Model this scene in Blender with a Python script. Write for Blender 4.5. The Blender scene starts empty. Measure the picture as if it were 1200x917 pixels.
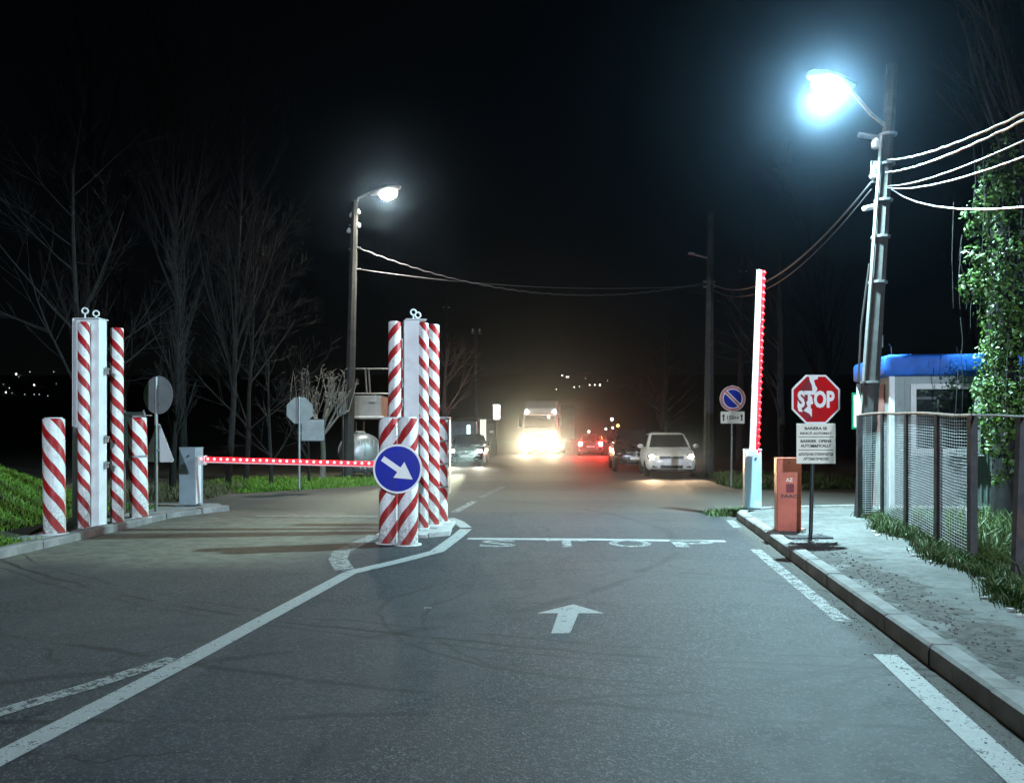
import bpy, bmesh, math, random
from mathutils import Vector, Matrix
R = math.radians
random.seed(7)
SC = bpy.context.scene
COL = SC.collection

# ---------------------------------------------------------------- camera, sky, exposure
F = 1000.0            # focal length in pixels of the 1200 px wide photograph
CAMZ = 1.65
cd = bpy.data.cameras.new('camera')
cam = bpy.data.objects.new('camera', cd); COL.objects.link(cam)
cam.location = (0, 0, CAMZ); cam.rotation_euler = (R(90), 0, 0)
cd.sensor_fit = 'HORIZONTAL'; cd.sensor_width = 36.0; cd.lens = F / 1200 * 36
cd.shift_y = 46.5 / 1200
cd.clip_start = 0.05; cd.clip_end = 3000
SC.camera = cam

w = bpy.data.worlds.new('World'); SC.world = w; w.use_nodes = True
nt = w.node_tree
bg = nt.nodes['Background']
sky = nt.nodes.new('ShaderNodeTexSky'); sky.sky_type = 'NISHITA'; sky.sun_disc = False
sky.sun_elevation = R(35); sky.sun_rotation = R(180); sky.altitude = 100
nt.links.new(sky.outputs[0], bg.inputs[0])
bg.inputs[1].default_value = 0.0003      # deep night: only a trace of blue is left in the sky
SC.view_settings.view_transform = 'Standard'
SC.view_settings.look = 'None'
SC.view_settings.exposure = 0.0
SC.view_settings.gamma = 1.0
SC.render.engine = 'CYCLES'
SC.cycles.use_denoising = True
SC.cycles.max_bounces = 6
SC.cycles.volume_bounces = 0
SC.cycles.transparent_max_bounces = 16
SC.cycles.sample_clamp_indirect = 3.0
SC.cycles.use_light_tree = True

POWER_A, POWER_B, POWER_C = 14000, 60000, 3600

# ---------------------------------------------------------------- surveying helpers
def at(px, py, h=0.0):                    # point of the level plane z = h seen at a photograph pixel
    Y = (CAMZ - h) * F / (py - 505.0)
    return Vector(((px - 600) / F * Y, Y, h))
def pt(px, py, Y):                        # point at distance Y
    return Vector(((px - 600) / F * Y, Y, CAMZ + (505 - py) / F * Y))
SL = 0.129                                # the road runs along (SL, 1)
RD = -math.atan(SL)

# ---------------------------------------------------------------- materials
M = {}
def nodes_of(name):
    m = bpy.data.materials.new(name); m.use_nodes = True
    n = m.node_tree.nodes; l = m.node_tree.links
    return m, n, l, n['Principled BSDF']
def math_node(n, l, op, a, b=None, c=None):
    d = n.new('ShaderNodeMath'); d.operation = op
    for i, v in enumerate((a, b, c)):
        if v is None: continue
        if isinstance(v, (int, float)): d.inputs[i].default_value = v
        else: l.new(v, d.inputs[i])
    return d.outputs[0]
def mix_node(n, l, fac, a, b, mode='MIX'):
    d = n.new('ShaderNodeMix'); d.data_type = 'RGBA'; d.blend_type = mode
    for i, v in ((0, fac), (6, a), (7, b)):
        if isinstance(v, (int, float)): d.inputs[i].default_value = v
        elif isinstance(v, tuple): d.inputs[i].default_value = (*v, 1) if len(v) == 3 else v
        else: l.new(v, d.inputs[i])
    return d.outputs[2]
def noise_node(n, l, vec, scale, detail=4, rough=.55, dist=0):
    d = n.new('ShaderNodeTexNoise'); d.inputs['Scale'].default_value = scale
    d.inputs['Detail'].default_value = detail; d.inputs['Roughness'].default_value = rough
    d.inputs['Distortion'].default_value = dist
    if vec is not None: l.new(vec, d.inputs['Vector'])
    return d.outputs[0]
def ramp_node(n, l, fac, lo, hi):
    d = n.new('ShaderNodeMapRange'); d.interpolation_type = 'SMOOTHSTEP'
    l.new(fac, d.inputs[0]); d.inputs[1].default_value = lo; d.inputs[2].default_value = hi
    return d.outputs[0]
def bump_node(n, l, b, h, strength, dist=.01):
    d = n.new('ShaderNodeBump'); d.inputs['Strength'].default_value = strength; d.inputs['Distance'].default_value = dist
    l.new(h, d.inputs['Height']); l.new(d.outputs[0], b.inputs['Normal'])
def obj_coord(n):
    return n.new('ShaderNodeTexCoord').outputs['Object']
def geo_pos(n):
    return n.new('ShaderNodeNewGeometry').outputs['Position']
def pm(name, col, rough=.6, metal=0, var=.25, scale=6, bump=.15, dirt=.25, dirtcol=(.06, .05, .04), spec=.5, coat=0):
    m, n, l, b = nodes_of(name)
    c = obj_coord(n)
    f = noise_node(n, l, c, scale)
    col2 = tuple(x * (1 - var) for x in col)
    cc = mix_node(n, l, ramp_node(n, l, f, .3, .7), col, col2)
    if dirt > 0:
        g = noise_node(n, l, c, scale * .35 + .8, 6, .7, .6)
        cc = mix_node(n, l, math_node(n, l, 'MULTIPLY', ramp_node(n, l, g, .5, .75), dirt), cc, dirtcol)
    l.new(cc, b.inputs['Base Color'])
    h = noise_node(n, l, c, scale * 14, 3)
    l.new(math_node(n, l, 'MULTIPLY_ADD', f, .25, rough - .12), b.inputs['Roughness'])
    b.inputs['Metallic'].default_value = metal
    b.inputs['Specular IOR Level'].default_value = spec
    b.inputs['Coat Weight'].default_value = coat
    if bump: bump_node(n, l, b, h, bump, .004)
    M[name] = m
    return m
def glow(name, col, strength, base=(.8, .8, .8), sample=True):
    m, n, l, b = nodes_of(name)
    b.inputs['Base Color'].default_value = (*base, 1)
    b.inputs['Emission Color'].default_value = (*col, 1)
    b.inputs['Emission Strength'].default_value = strength
    if not sample: m.cycles.emission_sampling = 'NONE'
    M[name] = m
    return m
def stripes(name, period, starts, sign, radius_dirt=.35):
    m, n, l, b = nodes_of(name)
    c = obj_coord(n)
    s = n.new('ShaderNodeSeparateXYZ'); l.new(c, s.inputs[0])
    a = math_node(n, l, 'ARCTAN2', s.outputs[1], s.outputs[0])
    t = math_node(n, l, 'MULTIPLY', a, -sign * starts / (2 * math.pi))
    wob = noise_node(n, l, c, 3.0, 2)
    z = math_node(n, l, 'MULTIPLY_ADD', s.outputs[2], 1 / period, math_node(n, l, 'MULTIPLY', wob, .16))
    fr = math_node(n, l, 'FRACT', math_node(n, l, 'ADD', z, t))
    tri = math_node(n, l, 'ABSOLUTE', math_node(n, l, 'SUBTRACT', fr, .5))
    red = ramp_node(n, l, tri, .275, .295)
    grain = noise_node(n, l, c, 40, 5, .7)
    white = mix_node(n, l, ramp_node(n, l, noise_node(n, l, c, 5, 6, .7), .45, .8), (.74, .76, .74), (.42, .42, .38))
    redc = mix_node(n, l, ramp_node(n, l, grain, .3, .7), (.42, .006, .009), (.27, .008, .010))
    cc = mix_node(n, l, red, white, redc)
    # scuffs and splash dirt gathered on the foot of the tube
    foot = math_node(n, l, 'MULTIPLY', ramp_node(n, l, math_node(n, l, 'MULTIPLY', s.outputs[2], -1), -.75, .0), ramp_node(n, l, grain, .38, .62))
    chips = math_node(n, l, 'MULTIPLY', ramp_node(n, l, noise_node(n, l, c, 9, 8, .85), .57, .63), .8)
    cc = mix_node(n, l, math_node(n, l, 'MULTIPLY', foot, .7), cc, (.10, .09, .07))
    cc = mix_node(n, l, chips, cc, (.20, .17, .14))
    mp = n.new('ShaderNodeMapping'); mp.inputs['Scale'].default_value = (14, 14, .9); l.new(c, mp.inputs[0])
    streak = ramp_node(n, l, noise_node(n, l, mp.outputs[0], 1.0, 5, .7), .50, .74)
    cc = mix_node(n, l, math_node(n, l, 'MULTIPLY', streak, .42), cc, (.13, .11, .085))
    l.new(cc, b.inputs['Base Color']); b.inputs['Roughness'].default_value = .5; b.inputs['Specular IOR Level'].default_value = .25
    bump_node(n, l, b, grain, .12, .004)
    M[name] = m
    return m

pm('white_steel', (.70, .74, .73), .45, 0, .12, 4, .1, .3)
pm('white_paint', (.78, .80, .80), .4, 0, .10, 5, .08, .2)
pm('blue_white_paint', (.50, .66, .78), .4, 0, .10, 5, .08, .2)
pm('grey_blue_paint', (.27, .34, .38), .45, 0, .15, 5, .08, .3)
pm('galvanised', (.34, .36, .36), .45, .6, .25, 9, .1, .3)
pm('sign_back', (.30, .33, .33), .5, .3, .2, 5, .1, .3)
pm('dark_metal', (.035, .037, .04), .5, .4, .3, 8, .15, .3)
pm('rust_steel', (.20, .13, .10), .7, .3, .45, 9, .3, .5, (.10, .035, .015))
pm('post_steel', (.065, .065, .068), .6, .3, .35, 9, .25, .75, (.12, .06, .04))
pm('mesh_wire', (.46, .48, .48), .5, .1, .2, 9, 0, .2)
pm('rubber', (.02, .02, .02), .8, 0, .3, 10, .2, .3)
pm('concrete_pole', (.05, .05, .047), .85, 0, .3, 5, .5, .4, (.12, .11, .10))
pm('concrete', (.40, .40, .38), .85, 0, .25, 7, .5, .5, (.16, .14, .12))
pm('kerb_concrete', (.25, .25, .24), .85, 0, .35, 5, .6, .6, (.13, .10, .075))
pm('orange_paint', (.55, .105, .05), .5, 0, .25, 4, .12, .4, (.22, .06, .04))
pm('sign_red', (.56, .004, .008), .35, 0, .2, 5, .05, .15, spec=.2)
pm('sign_faded_red', (.30, .03, .04), .45, 0, .3, 7, .05, .2, spec=.2)
pm('sign_white', (.88, .88, .84), .35, 0, .06, 6, .05, .12, spec=.2)
pm('plate_cream', (.86, .84, .70), .45, 0, .06, 6, .05, .12, spec=.2)
pm('sign_blue', (.003, .018, .36), .3, 0, .2, 5, .05, .15, spec=.2)
pm('sign_green', (.01, .20, .10), .4, 0, .2, 5, .05, .2, spec=.2)
pm('sign_pink', (.62, .22, .22), .4, 0, .2, 5, .05, .2, spec=.2)
pm('black_ink', (.03, .03, .03), .6, 0, .1, 6, 0, 0)
pm('roof_blue', (.010, .13, .58), .62, 0, .3, 4, .1, .45, (.03, .06, .15))
pm('kiosk_wall', (.29, .35, .34), .6, 0, .15, 3, .1, .35)
pm('kiosk_red', (.28, .13, .12), .6, 0, .2, 3, .1, .35)
pm('window_frame_white', (.66, .68, .66), .45, 0, .1, 6, .05, .2)
pm('blind', (.10, .11, .12), .6, 0, .2, 6, .05, .2)
pm('bark', (.014, .013, .012), .9, 0, .5, 9, .8, .4, (.05, .05, .045))
pm('bark_pale', (.26, .24, .20), .9, 0, .4, 9, .6, .3, (.10, .09, .08))
pm('bark_dark', (.010, .0095, .009), .9, 0, .5, 9, .8, .3)
pm('cable', (.055, .055, .06), .5, 0, .2, 10, .2, .2)
pm('cable_dark', (.03, .03, .03), .5, 0, .2, 10, .2, .2)
pm('car_white', (.75, .75, .73), .3, 0, .06, 2, 0, .12, (.25, .22, .18), .5, .6)
pm('car_black', (.008, .008, .010), .25, 0, .2, 2, 0, .1, (.03, .03, .03), .5, .7)
pm('car_grey', (.10, .10, .11), .3, .2, .2, 2, 0, .15, (.05, .05, .05), .5, .6)
pm('truck_white', (.55, .56, .56), .35, 0, .1, 2, 0, .2, (.2, .18, .15), .5, .4)
pm('trailer_grey', (.26, .28, .28), .6, 0, .2, 2, .1, .4)
pm('tank_steel', (.42, .46, .46), .35, .5, .25, 4, .15, .4)
pm('paper', (.62, .62, .60), .8, 0, .2, 12, .2, .2)
pm('stone', (.17, .165, .155), .9, 0, .4, 14, .5, .3)
pm('dark_wall', (.10, .09, .08), .85, 0, .3, 3, .3, .3)
pm('pale_wall', (.55, .56, .50), .8, 0, .2, 3, .2, .3)
def glass(name, col=(.012, .014, .016), rough=.06):
    m, n, l, b = nodes_of(name)
    b.inputs['Base Color'].default_value = (*col, 1); b.inputs['Roughness'].default_value = rough
    b.inputs['Specular IOR Level'].default_value = .6
    M[name] = m
glass('car_glass'); glass('window_glass', (.02, .024, .028), .08)
stripes('stripe_thick_right', .40, 3, -1)      # red bands fall to the right
stripes('stripe_thick_left', .40, 3, 1)        # red bands fall to the left
stripes('stripe_slim_right', .32, 2, -1)
stripes('stripe_slim_left', .34, 2, 1)
glow('lamp_cool', (.9, .98, 1.0), 90, sample=False)
glow('lamp_warm', (1, .97, .84), 70, sample=False)
glow('led_core', (1, .07, .06), 11)
glow('led_strip_red', (1, .006, .012), 6, base=(.5, .02, .03))
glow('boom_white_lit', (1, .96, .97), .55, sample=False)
glow('head_lamp', (1, .90, .70), 260, sample=False)
glow('head_lamp_soft', (1, .80, .58), 30, sample=False)
glow('head_lamp_pale', (1, .97, .78), 40, sample=False)
glow('marker_white', (.95, 1, 1), 30, sample=False)
glow('tail_red', (1, .03, .03), 1000)
glow('town_lamp_white', (1, .95, .85), 7, sample=False)
glow('town_lamp_dim', (.8, .9, 1.0), 1.6, sample=False)
glow('town_lamp_orange', (1, .45, .08), 9, sample=False)
glow('sign_box_lit', (1, .95, .92), 14)
glow('window_lit', (.75, .93, 1), 2.2)
glow('door_lit', (.95, 1, .80), 1.1)

# asphalt: aggregate speckle, tyre polish, dust along the kerb, an older brownish course beyond the joint
def asphalt():
    m, n, l, b = nodes_of('asphalt')
    p = geo_pos(n)
    s = n.new('ShaderNodeSeparateXYZ'); l.new(p, s.inputs[0])
    X, Y = s.outputs[0], s.outputs[1]
    u = math_node(n, l, 'SUBTRACT', X, math_node(n, l, 'MULTIPLY', Y, SL))
    big = noise_node(n, l, p, .55, 6, .6)
    mid = noise_node(n, l, p, 4, 6, .7)
    fine = noise_node(n, l, p, 70, 3, .8)
    vor = n.new('ShaderNodeTexVoronoi'); vor.inputs['Scale'].default_value = 95; l.new(p, vor.inputs['Vector'])
    base = mix_node(n, l, ramp_node(n, l, big, .3, .7), (.021, .023, .028), (.034, .036, .041))
    base = mix_node(n, l, math_node(n, l, 'MULTIPLY', ramp_node(n, l, mid, .45, .75), .5), base, (.027, .027, .029))
    sp = n.new('ShaderNodeSeparateColor'); l.new(vor.outputs['Color'], sp.inputs[0])
    speck = ramp_node(n, l, sp.outputs[0], .80, .98)
    base = mix_node(n, l, math_node(n, l, 'MULTIPLY', math_node(n, l, 'MULTIPLY', speck, ramp_node(n, l, mid, .1, .6)), .75), base, (.16, .162, .165))
    vc = n.new('ShaderNodeTexVoronoi'); vc.inputs['Scale'].default_value = 42; l.new(p, vc.inputs['Vector'])
    sc_ = n.new('ShaderNodeSeparateColor'); l.new(vc.outputs['Color'], sc_.inputs[0])
    base = mix_node(n, l, math_node(n, l, 'MULTIPLY', ramp_node(n, l, sc_.outputs[0], .72, .98), .55), base, (.085, .088, .092))
    base = mix_node(n, l, math_node(n, l, 'MULTIPLY', ramp_node(n, l, sc_.outputs[1], .62, .98), .6), base, (.013, .013, .015))
    darks = ramp_node(n, l, sp.outputs[1], .70, .95)
    base = mix_node(n, l, math_node(n, l, 'MULTIPLY', darks, .55), base, (.018, .018, .02))
    stain = math_node(n, l, 'MULTIPLY', ramp_node(n, l, noise_node(n, l, p, .9, 7, .6, .8), .52, .66), .5)
    base = mix_node(n, l, stain, base, (.017, .018, .020))
    pv_ = n.new('ShaderNodeTexVoronoi'); pv_.inputs['Scale'].default_value = .33; pv_.distance = 'CHEBYCHEV'; l.new(p, pv_.inputs['Vector'])
    ps = n.new('ShaderNodeSeparateColor'); l.new(pv_.outputs['Color'], ps.inputs[0])
    base = mix_node(n, l, math_node(n, l, 'MULTIPLY', ramp_node(n, l, ps.outputs[0], .6, .62), .22), base, (.062, .064, .068))
    # longitudinal wheel paths
    st = n.new('ShaderNodeMapping'); st.inputs['Scale'].default_value = (2.2, .06, 1)
    st.inputs['Rotation'].default_value = (0, 0, -RD); l.new(p, st.inputs[0])
    lon = noise_node(n, l, st.outputs[0], 1.2, 5, .65)
    base = mix_node(n, l, math_node(n, l, 'MULTIPLY', ramp_node(n, l, lon, .45, .75), .35), base, (.058, .057, .055))
    # older paving past the joint at about 17 m
    jit = math_node(n, l, 'MULTIPLY_ADD', mid, .9, Y)
    old = ramp_node(n, l, jit, 17.6, 18.1)
    base = mix_node(n, l, math_node(n, l, 'MULTIPLY', old, .75), base, (.066, .060, .053))
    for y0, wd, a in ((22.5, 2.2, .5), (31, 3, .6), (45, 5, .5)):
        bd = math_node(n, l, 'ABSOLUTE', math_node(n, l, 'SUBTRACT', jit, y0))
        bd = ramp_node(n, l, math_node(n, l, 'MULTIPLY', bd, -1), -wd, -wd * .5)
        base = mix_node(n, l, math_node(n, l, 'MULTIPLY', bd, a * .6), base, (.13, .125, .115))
    # dust and grit swept against the kerbs, and lamplight painted into the left lane
    du = math_node(n, l, 'ADD', u, math_node(n, l, 'MULTIPLY', math_node(n, l, 'SUBTRACT', mid, .5), .5))
    dust_and_light = ramp_node(n, l, du, 1.80, 2.12)
    left_dust_light = math_node(n, l, 'MULTIPLY', ramp_node(n, l, math_node(n, l, 'ADD', X, math_node(n, l, 'MULTIPLY', mid, .8)), -5.1, -5.9), 1)
    light_pool = math_node(n, l, 'MULTIPLY', ramp_node(n, l, math_node(n, l, 'ADD', X, math_node(n, l, 'MULTIPLY', big, 2.0)), -.9, -2.6), ramp_node(n, l, math_node(n, l, 'ADD', Y, math_node(n, l, 'MULTIPLY', big, 3.0)), 11.2, 13.2))  # left lane patch painted pale, as if lit by the lamps
    light_pool = math_node(n, l, 'MULTIPLY', light_pool, ramp_node(n, l, math_node(n, l, 'ADD', Y, math_node(n, l, 'MULTIPLY', big, 3.0)), 20.0, 17.5))
    left_dust_light = math_node(n, l, 'MAXIMUM', left_dust_light, math_node(n, l, 'MULTIPLY', light_pool, .75))
    dust_and_light = math_node(n, l, 'MAXIMUM', dust_and_light, left_dust_light)
    grit = mix_node(n, l, ramp_node(n, l, fine, .35, .65), (.15, .14, .12), (.055, .05, .045))  # colour of the kerb grit, used for the painted lamplight too
    base = mix_node(n, l, math_node(n, l, 'MULTIPLY', dust_and_light, .75), base, grit)
    base = mix_node(n, l, math_node(n, l, 'MULTIPLY', light_pool, .75), base, mix_node(n, l, ramp_node(n, l, mid, .35, .65), (.19, .19, .15), (.10, .10, .082)))  # brightens the colour where the painted lamplight lies
    # tyre marks: dark arcs left by turning wheels
    for cx, cy, rad, wd, a in ((5, 21, 15.28, .05, .8), (5, 21, 15.46, .03, .6), (5, 21, 15.02, .035, .6), (1.1, 7.9, 2.3, .035, .6), (1.4, 7.6, 2.2, .03, .5), (-6.5, 14.0, 9.0, .09, .5), (6.0, 26.0, 21.6, .05, .6), (-3, 19, 14.2, .05, .6)):
        dx = math_node(n, l, 'SUBTRACT', X, cx); dy = math_node(n, l, 'SUBTRACT', Y, cy)
        d = math_node(n, l, 'SQRT', math_node(n, l, 'ADD', math_node(n, l, 'MULTIPLY', dx, dx), math_node(n, l, 'MULTIPLY', dy, dy)))
        d = math_node(n, l, 'ADD', d, math_node(n, l, 'MULTIPLY', big, .5))
        e = math_node(n, l, 'ABSOLUTE', math_node(n, l, 'SUBTRACT', d, rad + .25))
        e = ramp_node(n, l, math_node(n, l, 'MULTIPLY', e, -1), -wd, -wd * .3)
        e = math_node(n, l, 'MULTIPLY', e, ramp_node(n, l, noise_node(n, l, p, 1.1, 4), .36, .52))
        base = mix_node(n, l, math_node(n, l, 'MULTIPLY', e, a), base, (.009, .009, .010))
    # hairline cracks
    v2 = n.new('ShaderNodeTexVoronoi'); v2.feature = 'DISTANCE_TO_EDGE'; v2.inputs['Scale'].default_value = .35
    wv = n.new('ShaderNodeVectorMath'); wv.operation = 'ADD'; l.new(p, wv.inputs[0])
    nv = n.new('ShaderNodeTexNoise'); nv.inputs['Scale'].default_value = 1.3; nv.inputs['Detail'].default_value = 6; l.new(p, nv.inputs['Vector'])
    l.new(nv.outputs['Color'], wv.inputs[1]); l.new(wv.outputs[0], v2.inputs['Vector'])
    cr = ramp_node(n, l, math_node(n, l, 'MULTIPLY', v2.outputs['Distance'], -1), -.008, -.002)
    cr = math_node(n, l, 'MULTIPLY', cr, ramp_node(n, l, big, .5, .6))
    base = mix_node(n, l, math_node(n, l, 'MULTIPLY', cr, .7), base, (.012, .012, .012))
    l.new(base, b.inputs['Base Color'])
    ro = math_node(n, l, 'MULTIPLY_ADD', mid, .2, .60)
    ro = math_node(n, l, 'ADD', ro, math_node(n, l, 'MULTIPLY', dust_and_light, .2))
    l.new(ro, b.inputs['Roughness'])
    b.inputs['Specular IOR Level'].default_value = .28
    hgt = math_node(n, l, 'ADD', math_node(n, l, 'MULTIPLY', vor.outputs['Distance'], .8), math_node(n, l, 'MULTIPLY', fine, .6))
    bump_node(n, l, b, hgt, .32, .006)
    M['asphalt'] = m
asphalt()
def worn_paint(name, col, cover):
    m, n, l, b = nodes_of(name)
    p = geo_pos(n)
    g = noise_node(n, l, p, 9, 8, .8); h = noise_node(n, l, p, 70, 4, .8)
    l.new(mix_node(n, l, ramp_node(n, l, g, .35, .65), col, tuple(c * .72 for c in col)), b.inputs['Base Color'])
    b.inputs['Roughness'].default_value = .65
    k = math_node(n, l, 'ADD', math_node(n, l, 'MULTIPLY', g, .6), math_node(n, l, 'MULTIPLY', h, .4))
    a = ramp_node(n, l, k, cover, cover + .07)
    t = n.new('ShaderNodeBsdfTransparent'); mx = n.new('ShaderNodeMixShader')
    l.new(a, mx.inputs[0]); l.new(t.outputs[0], mx.inputs[1]); l.new(b.outputs[0], mx.inputs[2])
    l.new(mx.outputs[0], n['Material Output'].inputs[0])
    bump_node(n, l, b, h, .3, .003)
    M[name] = m
worn_paint('road_paint', (.34, .35, .34), .40)
worn_paint('road_paint_worn', (.32, .33, .32), .45)
worn_paint('road_paint_faint', (.26, .26, .25), .47)
def soil():
    m, n, l, b = nodes_of('soil')
    p = geo_pos(n)
    a = noise_node(n, l, p, .5, 6, .6); c = noise_node(n, l, p, 9, 6, .7); d = noise_node(n, l, p, 45, 4, .8)
    base = mix_node(n, l, ramp_node(n, l, a, .4, .6), (.055, .046, .034), (.034, .050, .018))
    base = mix_node(n, l, ramp_node(n, l, c, .45, .7), base, (.095, .082, .062))
    l.new(base, b.inputs['Base Color']); b.inputs['Roughness'].default_value = .95
    bump_node(n, l, b, math_node(n, l, 'ADD', c, math_node(n, l, 'MULTIPLY', d, .4)), .9, .05)
    M['soil'] = m
soil()
def pavement():
    m, n, l, b = nodes_of('pavement_concrete')
    p = geo_pos(n)
    s = n.new('ShaderNodeSeparateXYZ'); l.new(p, s.inputs[0])
    u = math_node(n, l, 'SUBTRACT', s.outputs[0], math_node(n, l, 'MULTIPLY', s.outputs[1], SL))
    a = noise_node(n, l, p, 1.4, 7, .65); c = noise_node(n, l, p, 7, 7, .75); d = noise_node(n, l, p, 60, 4, .8)
    base = mix_node(n, l, ramp_node(n, l, a, .35, .65), (.165, .17, .162), (.095, .098, .092))
    base = mix_node(n, l, math_node(n, l, 'MULTIPLY', ramp_node(n, l, c, .48, .66), .85), base, (.05, .047, .042))
    # broken strip of earth between kerb and slab
    e = math_node(n, l, 'ADD', u, math_node(n, l, 'MULTIPLY', math_node(n, l, 'SUBTRACT', a, .5), 2.2))
    strip = math_node(n, l, 'MULTIPLY', ramp_node(n, l, e, 2.30, 2.42), ramp_node(n, l, math_node(n, l, 'MULTIPLY', e, -1), -2.95, -2.78))
    strip = math_node(n, l, 'MULTIPLY', strip, ramp_node(n, l, math_node(n, l, 'MULTIPLY', s.outputs[1], -1), -12.5, -9.5))
    earth = mix_node(n, l, ramp_node(n, l, c, .38, .62), (.035, .032, .026), (.12, .112, .10))
    base = mix_node(n, l, math_node(n, l, 'MULTIPLY', strip, .85), base, earth)
    l.new(base, b.inputs['Base Color']); b.inputs['Roughness'].default_value = .85
    hh = math_node(n, l, 'ADD', math_node(n, l, 'MULTIPLY', c, math_node(n, l, 'MULTIPLY_ADD', strip, 1.6, .5)), math_node(n, l, 'MULTIPLY', d, .25))
    bump_node(n, l, b, hh, .8, .04)
    M['pavement_concrete'] = m
pavement()
def leafmat(name, c1, c2, rough=.45):
    m, n, l, b = nodes_of(name)
    p = geo_pos(n)
    f = noise_node(n, l, p, 9, 3); g = noise_node(n, l, p, .9, 3)
    oi = n.new('ShaderNodeNewGeometry').outputs['Random Per Island']
    k = math_node(n, l, 'ADD', math_node(n, l, 'MULTIPLY', oi, .6), math_node(n, l, 'MULTIPLY', g, .4))
    l.new(mix_node(n, l, k, c1, c2), b.inputs['Base Color'])
    b.inputs['Roughness'].default_value = rough
    M[name] = m
leafmat('grass', (.055, .16, .008), (.15, .28, .022), .7)
leafmat('weeds', (.028, .075, .014), (.085, .13, .03), .6)
leafmat('dry_grass', (.10, .10, .04), (.17, .15, .08), .7)
leafmat('ivy', (.012, .045, .006), (.075, .15, .02), .40)

# ---------------------------------------------------------------- mesh collector
class MB:
    def __init__(self): self.v = []; self.f = []
    def add(self, vs, fs):
        o = len(self.v); self.v += [tuple(p) for p in vs]; self.f += [tuple(i + o for i in q) for q in fs]; return self
    def box(self, c, s, rz=0, rx=0, ry=0):
        m = Matrix.Translation(c) @ Matrix.Rotation(rz, 4, 'Z') @ Matrix.Rotation(ry, 4, 'Y') @ Matrix.Rotation(rx, 4, 'X')
        h = [x / 2 for x in s]
        vs = [m @ Vector((a * h[0], b * h[1], d * h[2])) for a in (-1, 1) for b in (-1, 1) for d in (-1, 1)]
        return self.add(vs, [(0, 1, 3, 2), (4, 6, 7, 5), (0, 4, 5, 1), (2, 3, 7, 6), (0, 2, 6, 4), (1, 5, 7, 3)])
    def tube(self, pts, rad, n=8, cap=True):
        pts = [Vector(p) for p in pts]
        if isinstance(rad, (int, float)): rad = [rad] * len(pts)
        vs = []; fs = []
        d0 = (pts[1] - pts[0]).normalized()
        up = Vector((0, 0, 1)) if abs(d0.z) < .9 else Vector((1, 0, 0))
        a = d0.cross(up).normalized()
        for i, p in enumerate(pts):
            d = (pts[min(i + 1, len(pts) - 1)] - pts[max(i - 1, 0)]).normalized()
            a = (a - d * a.dot(d)).normalized(); bb = d.cross(a)
            for k in range(n):
                t = 2 * math.pi * k / n
                vs.append(p + (a * math.cos(t) + bb * math.sin(t)) * rad[i])
        for i in range(len(pts) - 1):
            for k in range(n):
                k2 = (k + 1) % n
                fs.append((i * n + k, i * n + k2, (i + 1) * n + k2, (i + 1) * n + k))
        if cap:
            fs.append(tuple(range(n - 1, -1, -1))); o = (len(pts) - 1) * n; fs.append(tuple(range(o, o + n)))
        return self.add(vs, fs)
    def lathe(self, prof, n=24, m=None):
        vs = []; fs = []
        for r, z in prof:
            for k in range(n):
                t = 2 * math.pi * k / n; vs.append(Vector((r * math.cos(t), r * math.sin(t), z)))
        for i in range(len(prof) - 1):
            for k in range(n):
                k2 = (k + 1) % n; fs.append((i * n + k, i * n + k2, (i + 1) * n + k2, (i + 1) * n + k))
        fs.append(tuple(range(n - 1, -1, -1))); o = (len(prof) - 1) * n; fs.append(tuple(range(o, o + n)))
        if m is not None: vs = [m @ v for v in vs]
        return self.add(vs, fs)
    def prism(self, poly, z0, z1, m=None):           # polygon in xy, extruded in z
        k = len(poly)
        vs = [Vector((x, y, z0)) for x, y in poly] + [Vector((x, y, z1)) for x, y in poly]
        if m is not None: vs = [m @ v for v in vs]
        fs = [tuple(range(k - 1, -1, -1)), tuple(range(k, 2 * k))] + [(i, (i + 1) % k, k + (i + 1) % k, k + i) for i in range(k)]
        return self.add(vs, fs)
    def sphere(self, c, r, n=10, sc=(1, 1, 1)):
        prof = []
        h = n // 2 + 1
        for i in range(h + 1):
            t = -math.pi / 2 + math.pi * i / h
            prof.append((max(math.cos(t), .02) * r, math.sin(t) * r))
        return self.lathe(prof, n, Matrix.Translation(c) @ Matrix.Diagonal((*sc, 1)))
    def loft(self, rings):
        n = len(rings[0]); vs = [p for r in rings for p in r]; fs = []
        for i in range(len(rings) - 1):
            for k in range(n):
                k2 = (k + 1) % n; fs.append((i * n + k, i * n + k2, (i + 1) * n + k2, (i + 1) * n + k))
        fs.append(tuple(range(n - 1, -1, -1))); o = (len(rings) - 1) * n; fs.append(tuple(range(o, o + n)))
        return self.add(vs, fs)
    def build(self, name, mat, parent=None, loc=None, rot=None, bevel=0, smooth=False, sub=0):
        me = bpy.data.meshes.new(name); me.from_pydata(self.v, [], self.f)
        bm = bmesh.new(); bm.from_mesh(me); bmesh.ops.recalc_face_normals(bm, faces=bm.faces); bm.to_mesh(me); bm.free()
        me.materials.append(M[mat])
        o = bpy.data.objects.new(name, me); COL.objects.link(o)
        if parent is not None: o.parent = parent
        if loc is not None: o.location = loc
        if rot is not None: o.rotation_euler = rot
        if bevel:
            b = o.modifiers.new('bevel', 'BEVEL'); b.width = bevel; b.segments = 2; b.limit_method = 'ANGLE'; b.angle_limit = R(40)
        if sub:
            s = o.modifiers.new('sub', 'SUBSURF'); s.levels = sub; s.render_levels = sub
        if smooth:
            me.polygons.foreach_set('use_smooth', [True] * len(me.polygons))
            if not sub:
                me.set_sharp_from_angle(angle=R(40))
        return o
def tag(o, label=None, cat=None, group=None, kind=None):
    if label: o['label'] = label
    if cat: o['category'] = cat
    if group: o['group'] = group
    if kind: o['kind'] = kind
    return o
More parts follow.
